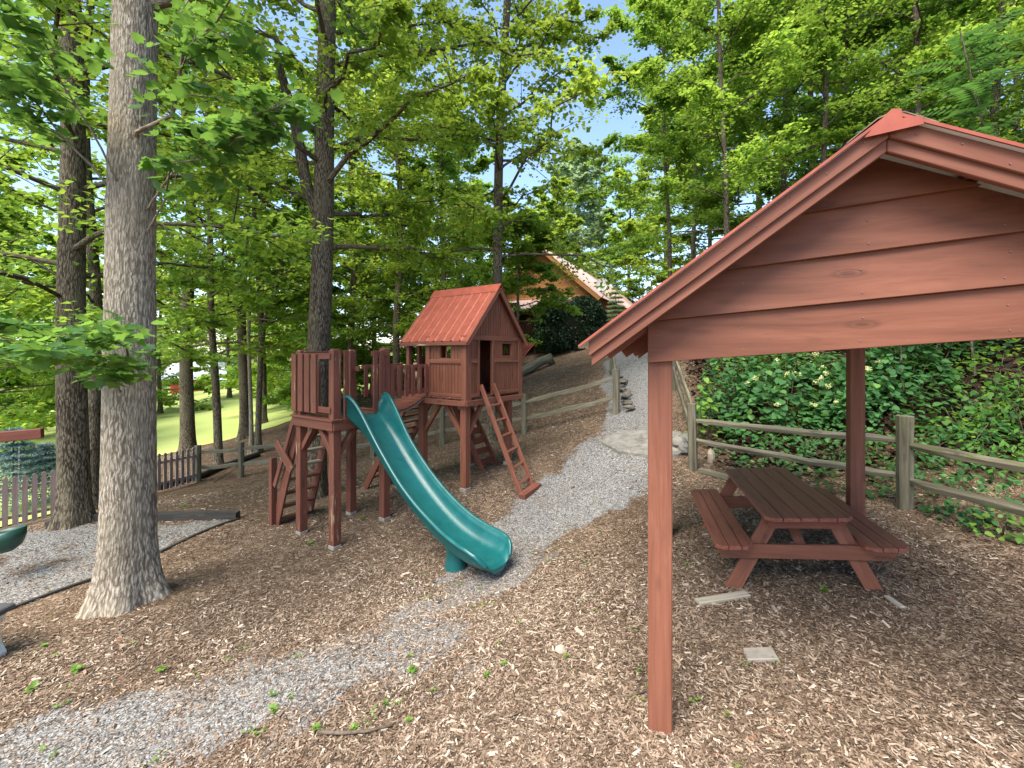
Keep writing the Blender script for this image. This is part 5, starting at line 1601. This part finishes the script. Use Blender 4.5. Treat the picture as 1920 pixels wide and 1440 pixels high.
core.add(cv, cf, UPV).build('inner_twigs', simple('hedge_core', (0.012, 0.016, 0.009), 0.95, 0, 0.1), hg)

# old log on the bank crest
a, b = P(975, 662, 17.5), P(1030, 645, 18.2)
a.z = gp1(a.x, a.y)+0.22; b.z = gp1(b.x, b.y)+0.3
m = MB(); m.tube([a+Vector((-0.3, 0, -0.05)), a.lerp(b, 0.3), a.lerp(b, 0.7)+Vector((0, 0, 0.05)), b, b+Vector((0.15, 0, -0.25))], [0.16, 0.2, 0.19, 0.22, 0.12], 10)
tag(m.build('fallen_log', GREYWOOD, None, loc=tuple(a), smooth=True), 'grey weathered log lying on the crest right of the playhouse', 'log')
# dry stone edging beside the path
rng2 = random.Random(9)
EDGE_ST = simple('edging_stone', (0.13, 0.115, 0.095), 0.9, 0, 0.2, 0.4, 9, 0.5)
def stone(name, label, p, s, mat, seed, flatn=0.6, group=None, cat='stone', rot=0):
    rr = np.random.default_rng(seed)
    V, F = [], []
    ph_n, th_n = 6, 9
    for j in range(ph_n+1):
        for k in range(th_n):
            a_ = math.pi*j/ph_n; t = 2*math.pi*k/th_n + rot
            f = 1 + rr.uniform(-0.16, 0.16)
            V.append((p.x+s[0]*math.sin(a_)*math.cos(t)*f, p.y+s[1]*math.sin(a_)*math.sin(t)*f, p.z+s[2]*math.cos(a_)*f))
    for j in range(ph_n):
        for k in range(th_n):
            F.append((j*th_n+k, (j+1)*th_n+k, (j+1)*th_n+(k+1) % th_n, j*th_n+(k+1) % th_n))
    o = MB().add(V, F, UPV).build(name, mat, None, loc=tuple(p))
    return tag(o, label, cat, group)
for k in range(14):
    f = k/13
    px, py = 1163 + 16*f + rng2.uniform(-5, 5), 712 + 60*f
    q = hit(px, py); q.z += 0.06 + 0.1*rng2.random()
    stone('edging_stone', 'flat grey stone in the dry stone edging of the path', q, (rng2.uniform(.09, .18), rng2.uniform(.09, .14), rng2.uniform(.04, .07)), EDGE_ST, 600+k, group='dry stone edging stones', rot=rng2.uniform(0, 3))
# big stepping slab and its stones
q = hit(1205, 838)
sl_ = []
for (px, py) in ((1126, 834), (1160, 852), (1215, 860), (1272, 858), (1294, 842), (1284, 818), (1235, 812), (1158, 814)):
    h_ = hit(px, py); sl_.append(Vector((h_.x, h_.y, 0)))
cenz = sum(sl_, Vector())/len(sl_)
cenz.z = gp1(cenz.x, cenz.y)
poly = [Vector((v.x, v.y, gp1(v.x, v.y) - 0.1)) for v in sl_]
slab = MB().prism(poly, Vector((0, 0, 0.19)), UPV).build('stepping_slab', STONE, None, 0.03, loc=tuple(cenz))
tag(slab, 'wide flat stone slab step across the gravel path', 'stone slab')
for k, (px, py, s) in enumerate(((1272, 842, .2), (1288, 835, .17), (1283, 852, .13), (1268, 828, .14))):
    q = hit(px, py); q.z += 0.1
    stone('edge_rock', ['large rock at the right end of the stone slab', 'rounded rock beside the corner fence post', 'small rock below the right end of the slab', 'mossy rock on the right end of the slab'][k], q, (s, s*.8, s*.75), STONE, 640+k)
q = hit(1333, 868); q.z += 0.08
stone('pale_rock', 'small white rock beside the corner fence post base', q, (.07, .06, .16), STONE_L, 651)
q = hit(1052, 1226); q.z += 0.02
stone('pale_rock', 'pale fist-sized stone alone on the mulch in the foreground', q, (.045, .04, .035), STONE_L, 652)
q = hit(1062, 1287)
stone('pale_rock', 'small tan pebble below the pale fist-sized stone', q, (.026, .022, .016), STONE_L, 653)
q = hit(1051, 1340)
stone('pale_rock', 'thin white pebble near the bottom centre', q, (.03, .026, .012), WHITE, 654)

# ------------------------------------------------------------------ things on the left
# gravel pad borders
def timber(name, label, px0, py0, px1, py1, w, h):
    a, b = hit(px0, py0), hit(px1, py1)
    m = MB()
    n = 6
    pts = [a.lerp(b, i/n) for i in range(n+1)]
    for v in pts: v.z = gp1(v.x, v.y) + h/2 - 0.02
    for p0, p1 in zip(pts[:-1], pts[1:]): m.beam(p0, p1, w, h)
    tag(m.build(name, TIMBER, None, loc=tuple(a)), label, 'border timber')
timber('border_timber', 'dark timber along the front edge of the gravel pad', -60, 1176, 178, 1087, 0.045, 0.055)
timber('border_timber', 'dark timber at the right edge of the gravel pad', 300, 1037, 448, 974, 0.045, 0.05)
timber('border_timber', 'thick black timber along the back of the gravel pad', 92, 990, 446, 973, 0.14, 0.15)
# corrugated drain pipe
pts = [hit(296, 920), hit(330, 908), hit(375, 898), hit(410, 882), hit(450, 868), hit(486, 856)]
for v in pts: v.z += 0.09
fine = []
for p0, p1 in zip(pts[:-1], pts[1:]):
    fine += [p0.lerp(p1, k/14) for k in range(14)]
fine.append(pts[-1])
m = MB(); m.tube(fine, [0.10 if k % 2 else 0.085 for k in range(len(fine))], 10)
tag(m.build('drain_pipe', PIPE, None, loc=tuple(pts[0]), smooth=True), 'black corrugated drain pipe lying below the rail fence', 'pipe')
# swing beam, chains and bucket seat at the left edge
zb_ = P(40, 815, 6.2)
sw0, sw1 = Vector((-9.6, 5.2, P(0, 822, 6.2).z-0.1)), P(80, 812, 6.4)
sw = thing('swing_frame', (-9.5, 5.2, gp1(-9.5, 5.2)), 'red wooden swing beam reaching in from the left edge', 'swing frame')
beam('top_beam', RED_DARK, sw, sw0, sw1, 0.09, 0.14)
for dx in (-0.5, 0.5):
    beam('leg', RED_DARK, sw, sw0+Vector((0.1, 0, -0.05)), Vector((-9.5+dx*0.4, 5.2+dx*2.2, gp1(-9.5, 5.2+dx*2.2)-0.1)), 0.09, 0.09)
scn = P(4, 1013, 6.0)
seat = thing('bucket_swing', tuple(scn), 'dark green bucket swing seat hanging at the left edge', 'swing seat')
Vs, Fs = [], []
for j, (z, r) in enumerate(((0.12, 0.24), (0.04, 0.235), (-0.06, 0.2), (-0.13, 0.12), (-0.15, 0.02))):
    for k in range(16):
        t = 2*math.pi*k/16
        dz = 0.05*math.cos(t) if j == 0 else 0
        Vs.append(scn + Vector((r*math.cos(t), r*0.8*math.sin(t), z+dz)))
for j in range(4):
    for k in range(16):
        Fs.append((j*16+k, j*16+(k+1) % 16, (j+1)*16+(k+1) % 16, (j+1)*16+k))
bk_ = MB().add(Vs, Fs, UPV).build('bucket', GREENP, seat, smooth=True)
so_ = bk_.modifiers.new('thick', 'SOLIDIFY'); so_.thickness = 0.02
for dx in (-0.2, 0.22):
    top = Vector((scn.x+dx*0.8, scn.y+0.05, sw1.z-0.12))
    bot = scn + Vector((dx, 0, 0.15))
    m = MB()
    for k in range(40):
        p0, p1 = bot.lerp(top, k/40), bot.lerp(top, (k+0.8)/40)
        m.beam(p0, p1, 0.016 if k % 2 else 0.005, 0.005 if k % 2 else 0.016)
    m.build('chain', CHAIN, seat)
# white cast pedestal leg at the left edge
wp = P(-52, 1236, 4.12); wp.z = gp1(wp.x, wp.y)
bn = thing('garden_bench', tuple(wp), 'white cast bench leg with dark slab just inside the left edge', 'bench')
prof_ = [(-0.16, -0.03), (0.13, -0.03), (0.125, 0.03), (0.085, 0.1), (0.06, 0.2), (0.07, 0.3), (0.115, 0.37), (0.13, 0.40), (-0.16, 0.40), (-0.13, 0.35), (-0.1, 0.25), (-0.11, 0.12)]
MB().prism([wp + Vector((x, -0.1, z)) for x, z in prof_], Vector((0, 0.28, 0)), UPV).build('leg', WHITE, bn, 0.01)
MB().prism([wp + Vector((x, -0.16, z)) for x, z in ((-0.9, 0.40), (0.14, 0.40), (0.15, 0.43), (0.14, 0.46), (-0.9, 0.46))], Vector((0, 0.4, 0)), UPV).build('seat', simple('dark_slab', (0.05, 0.05, 0.055), 0.5), bn, 0.01)
MB().prism([wp + Vector((x-0.75, -0.1, z)) for x, z in prof_], Vector((0, 0.28, 0)), UPV).build('leg', WHITE, bn, 0.01)
# far red shed beyond the lawn
bp = gpt(345, 790, 52)
bn2 = thing('red_shed', tuple(bp), 'small red outbuilding with grey roof far beyond the lawn', 'shed')
bx0 = bp
def BB(x, y, z): return bx0 + Vector((x, y, z))
for nm, poly, vec in (('wall', [BB(-1.6, 0, -1), BB(2.2, 0, -1), BB(2.2, 0, 1.6), BB(-1.6, 0, 1.6)], Vector((0, 2.5, 0))), ('roof', [BB(-3.2, -0.5, 1.6), BB(6.2, -0.5, 1.6), BB(5.2, 1.3, 3.6), BB(-2.2, 1.3, 3.6)], Vector((0, 1.2, 0.1)))):
    MB().prism(poly, vec, Vector((1, 0, 0))).build(nm, BARNRED if nm == 'wall' else BARNROOF, bn2)
for k in range(6):
    beam('fence_bar', WHITE, bn2, BB(2.4+k*0.7, -0.6, -0.6), BB(2.4+k*0.7, -0.6, 0.9), 0.1, 0.1)

# ------------------------------------------------------------------ small things on the floor
def plank(name, label, px0, py0, px1, py1, w, h, mat, cat, lift=0.0):
    a, b = hit(px0, py0), hit(px1, py1)
    a.z += h/2+lift; b.z += h/2+lift
    tag(MB().beam(a, b, w, h).build(name, mat, None, 0.004, loc=tuple(a)), label, cat)
plank('wood_offcut', 'grey board offcut on the mulch by the left table leg', 1308, 1134, 1402, 1119, 0.09, 0.035, PALEWOOD, 'plank')
plank('wood_offcut', 'small bleached wood scrap right of the table leg', 1662, 1122, 1694, 1142, 0.05, 0.02, PALEWOOD, 'plank')
plank('wood_offcut', 'tiny grey wood scrap in front of the table', 1449, 1140, 1456, 1152, 0.025, 0.02, PALEWOOD, 'plank')
plank('wood_offcut', 'grey timber lying behind the far end of the table', 1312, 886, 1368, 900, 0.1, 0.07, GREYWOOD, 'plank')
a = hit(1427, 1232)
pv = [hit(*q) for q in ((1393, 1222), (1447, 1220), (1461, 1241), (1402, 1244))]
tag(MB().prism([v+Vector((0, 0, -0.02)) for v in pv], Vector((0, 0, 0.045)), UPV).build('paver', CONCRETE, None, 0.006, loc=tuple(a)), 'square beige concrete paver set in the mulch', 'paver')
def stick(label, pix, r, seed):
    rr = random.Random(seed)
    pts = []
    for px, py in pix:
        v = hit(px, py); v.z += r*1.3 + rr.uniform(0, 0.015)
        pts.append(v)
    m = MB(); m.tube(pts, [r*(1-0.5*i/len(pts)) for i in range(len(pts))], 6)
    tag(m.build('stick', STICK, None, loc=tuple(pts[0]), smooth=True), label, 'stick', 'fallen sticks')
stick('curved thick stick on the mulch near the bottom', [(596, 1378), (640, 1384), (690, 1381), (733, 1368)], 0.013, 1)
stick('thin forked twig on the gravel at bottom', [(707, 1348), (730, 1318), (758, 1286)], 0.005, 2)
stick('thin arching twig joining the forked twig', [(650, 1313), (690, 1318), (712, 1332)], 0.004, 3)
stick('short dark twig beside the shelter front post', [(1150, 1312), (1180, 1310), (1214, 1303)], 0.007, 4)
stick('thin twig right of the slide foot', [(1000, 1042), (1022, 1044)], 0.005, 5)
stick('long thin twig on the mulch left of centre', [(365, 1195), (395, 1175), (405, 1166)], 0.006, 6)
stick('short stick on the mulch below the big trunk', [(250, 1175), (278, 1160)], 0.008, 7)
stick('thin branch on the slope below the rail fence', [(400, 905), (440, 880), (462, 862)], 0.012, 8)
stick('bleached stick on the slope behind the fence', [(935, 1000-120), (905, 872)], 0.008, 9)

# weeds
wr = np.random.default_rng(77)
wl = [(774, 1263, 'bright green seedling on the gravel, largest of the foreground weeds', 0.05), (912, 1270, 'small seedling right of the largest weed', 0.03), (945, 1250, 'tiny seedling uphill right of the largest weed', 0.028), (724, 1326, 'seedling beside the forked twig', 0.032), (594, 1372, 'seedling at the end of the thick stick', 0.035), (665, 1371, 'yellowish seedling above the thick stick', 0.03), (767, 1358, 'pale seedling near the bottom edge', 0.025),
      (140, 1262, 'weed clump on the mulch under the big trunk', 0.05), (62, 1295, 'weed clump at lower left', 0.05), (305, 1262, 'seedling between the big trunk and the gravel', 0.04), (512, 1308, 'small weed on the gravel strip', 0.03), (515, 1335, 'lower small weed on the gravel strip', 0.035), (80, 1215, 'weed in the mulch near the white bench', 0.035), (580, 1023, 'yellow-green weed by the front platform post', 0.05), (680, 975, 'weed under the play platform', 0.05), (345, 950, 'weed near the black timber', 0.06), (1545, 1110, 'small green weed right of the picnic table', 0.04), (1062, 1236, 'sprout beside the pale fist-sized stone', 0.025)]
for px, py, lb, s in wl:
    q = hit(px, py)
    n = 14
    az = wr.uniform(0, 6.28, n)
    pos = np.array(q)[None] + np.stack([np.cos(az), np.sin(az), np.zeros(n)], -1)*s*0.35*wr.random((n, 1)) + np.stack([np.zeros(n), np.zeros(n), wr.uniform(0.01, s*0.9, n)], -1)
    V, F, rb = leaves(pos, np.stack([np.cos(az), np.sin(az), wr.uniform(-0.1, 0.5, n)], -1), np.array([0, 0, 1.0])+wr.normal(0, 0.25, (n, 3)), s*wr.uniform(0.5, 1.1, n), LOBED, wr)
    o = mesh_np('weed', V, F, WEED, None, rnd=rb, loc=tuple(q))
    tag(o, lb, 'weed', 'weeds in the mulch')

# ------------------------------------------------------------------ bark chips, gravel and dead leaves
sr_ = np.random.default_rng(900)
def scatter(n, r0, r1, k, amax=62):
    u_ = sr_.random(n)
    r = r0*(r1/r0)**(u_**k)
    a = np.radians(sr_.uniform(-amax, amax, n))
    return r*np.sin(a), r*np.cos(a)
def chips(n, x, y, size, lift, tilt=0.45, tint=0):
    z = gz(x, y) + lift
    az = sr_.uniform(0, 6.28, n)
    tip = np.stack([np.cos(az), np.sin(az), sr_.normal(0, tilt*0.5, n)], -1)
    nr = np.stack([sr_.normal(0, tilt, n), sr_.normal(0, tilt, n), np.ones(n)], -1)
    tv = np.array([(-0.5, 0.09, 0), (-0.5, -0.07, 0), (0.05, -0.14, 0.05), (0.05, 0.12, 0.05), (0.5, -0.06, 0), (0.5, 0.07, 0)])
    tf = np.array([(0, 1, 2), (0, 2, 3), (3, 2, 4), (3, 4, 5)])
    if len(x) > 50000:
        tv = np.array([(-0.5, 0.09, 0), (-0.42, -0.12, 0.03), (0.5, -0.07, 0.02), (0.4, 0.15, 0)]); tf = np.array([(0, 1, 2), (0, 2, 3)])
    return leaves(np.stack([x, y, z], -1), tip, nr, size, (tv, tf), sr_, np.where(sr_.random(n) < 0.004, 1.0, np.clip(sr_.random(n)**1.05 + 0.06 + tint, 0, 0.985)))
n = 260000
x, y = scatter(n, 1.9, 15, 0.8)
g_, l_ = masks(x, y)
rg = ragged(x*0.8+3, y*0.8-5)
keep = (sr_.random(n) > g_*0.62) & (sr_.random(n) > l_*0.6) & (sr_.random(n) < np.clip(0.7+0.85*rg, 0.12, 1))
x, y = x[keep], y[keep]; rg = rg[keep]
n = len(x)
r = np.hypot(x, y)
tint = 0.12*ragged(x*0.5-9, y*0.5+2)
V, F, rb = chips(n, x, y, sr_.gamma(1.9, 0.0085, n)+0.006+0.0018*r, sr_.uniform(0.002, 0.014, n), 0.45, tint)
n2 = 145000
x2, y2 = scatter(n2, 1.9, 6.5, 0.9)
g2, l2 = masks(x2, y2)
k2 = (sr_.random(n2) > g2*0.8) & (sr_.random(n2) > l2*0.6)
x2, y2 = x2[k2], y2[k2]; n2 = len(x2)
V2, F2, rb2 = chips(n2, x2, y2, sr_.gamma(2.0, 0.0075, n2)+0.009+0.0015*np.hypot(x2, y2), sr_.uniform(0.0, 0.009, n2), 0.4, -0.18+0.1*ragged(x2*0.6+1, y2*0.6))
F = np.concatenate([F, F2+len(V)]); V = np.concatenate([V, V2]); rb = np.concatenate([rb, rb2])
tag(mesh_np('bark_chips', V, F, CHIPS, None, rnd=rb), 'scattered brown bark chips covering the playground floor', 'mulch', kind='stuff')
n = 120000
x, y = scatter(n, 1.9, 16, 0.9, 62)
g_, l_ = masks(x, y)
keep = sr_.random(n) < np.clip(g_*1.2-0.12+0.04, 0, 1)
x, y = x[keep], y[keep]; n = len(x)
r = np.hypot(x, y)
oct_v = np.array([(0.5, 0, 0), (0, 0.45, 0), (-0.5, 0, 0), (0, -0.42, 0), (0, 0, 0.36), (0.05, 0, -0.3)])
oct_f = np.array([(0, 1, 4), (1, 2, 4), (2, 3, 4), (3, 0, 4)])
az = sr_.uniform(0, 6.28, n)
V, F, rb = leaves(np.stack([x, y, gz(x, y)+0.003], -1), np.stack([np.cos(az), np.sin(az), sr_.normal(0, 0.25, n)], -1), np.array([0, 0, 1.0])+sr_.normal(0, 0.3, (n, 3)), sr_.uniform(0.009, 0.021, n)+0.0012*r, (oct_v, oct_f), sr_)
tag(mesh_np('gravel', V, F, GRAVEL, None, rnd=rb), 'loose grey gravel of the path', 'gravel', kind='stuff')
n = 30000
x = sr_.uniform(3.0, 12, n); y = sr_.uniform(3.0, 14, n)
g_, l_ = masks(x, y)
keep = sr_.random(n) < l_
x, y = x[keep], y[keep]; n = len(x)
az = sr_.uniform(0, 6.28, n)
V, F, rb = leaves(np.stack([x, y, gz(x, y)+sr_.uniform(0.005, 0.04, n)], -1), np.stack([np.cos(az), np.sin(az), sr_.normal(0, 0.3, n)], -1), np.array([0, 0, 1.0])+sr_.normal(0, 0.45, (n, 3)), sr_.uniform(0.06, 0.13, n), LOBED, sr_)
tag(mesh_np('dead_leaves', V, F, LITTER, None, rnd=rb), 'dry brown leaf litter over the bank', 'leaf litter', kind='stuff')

n = 330
x, y = scatter(n, 2.4, 10, 0.8, 55)
kk = (ragged(x*0.7+20, y*0.7+4) > 0.15) & (x < 2.2)
x, y = x[kk], y[kk]; n = len(x)
xx = np.repeat(x, 6) + sr_.normal(0, 0.02, n*6); yy = np.repeat(y, 6) + sr_.normal(0, 0.02, n*6)
az = sr_.uniform(0, 6.28, n*6)
V, F, rb = leaves(np.stack([xx, yy, gz(xx, yy)+sr_.uniform(0.008, 0.03, n*6)], -1), np.stack([np.cos(az), np.sin(az), sr_.uniform(-0.1, 0.5, n*6)], -1), np.array([0, 0, 1.0])+sr_.normal(0, 0.3, (n*6, 3)), sr_.uniform(0.012, 0.028, n*6), LOBED, sr_)
tag(mesh_np('tiny_weeds', V, F, WEED, None, rnd=rb), 'tiny scattered green sprouts in the mulch', 'weeds', kind='stuff')
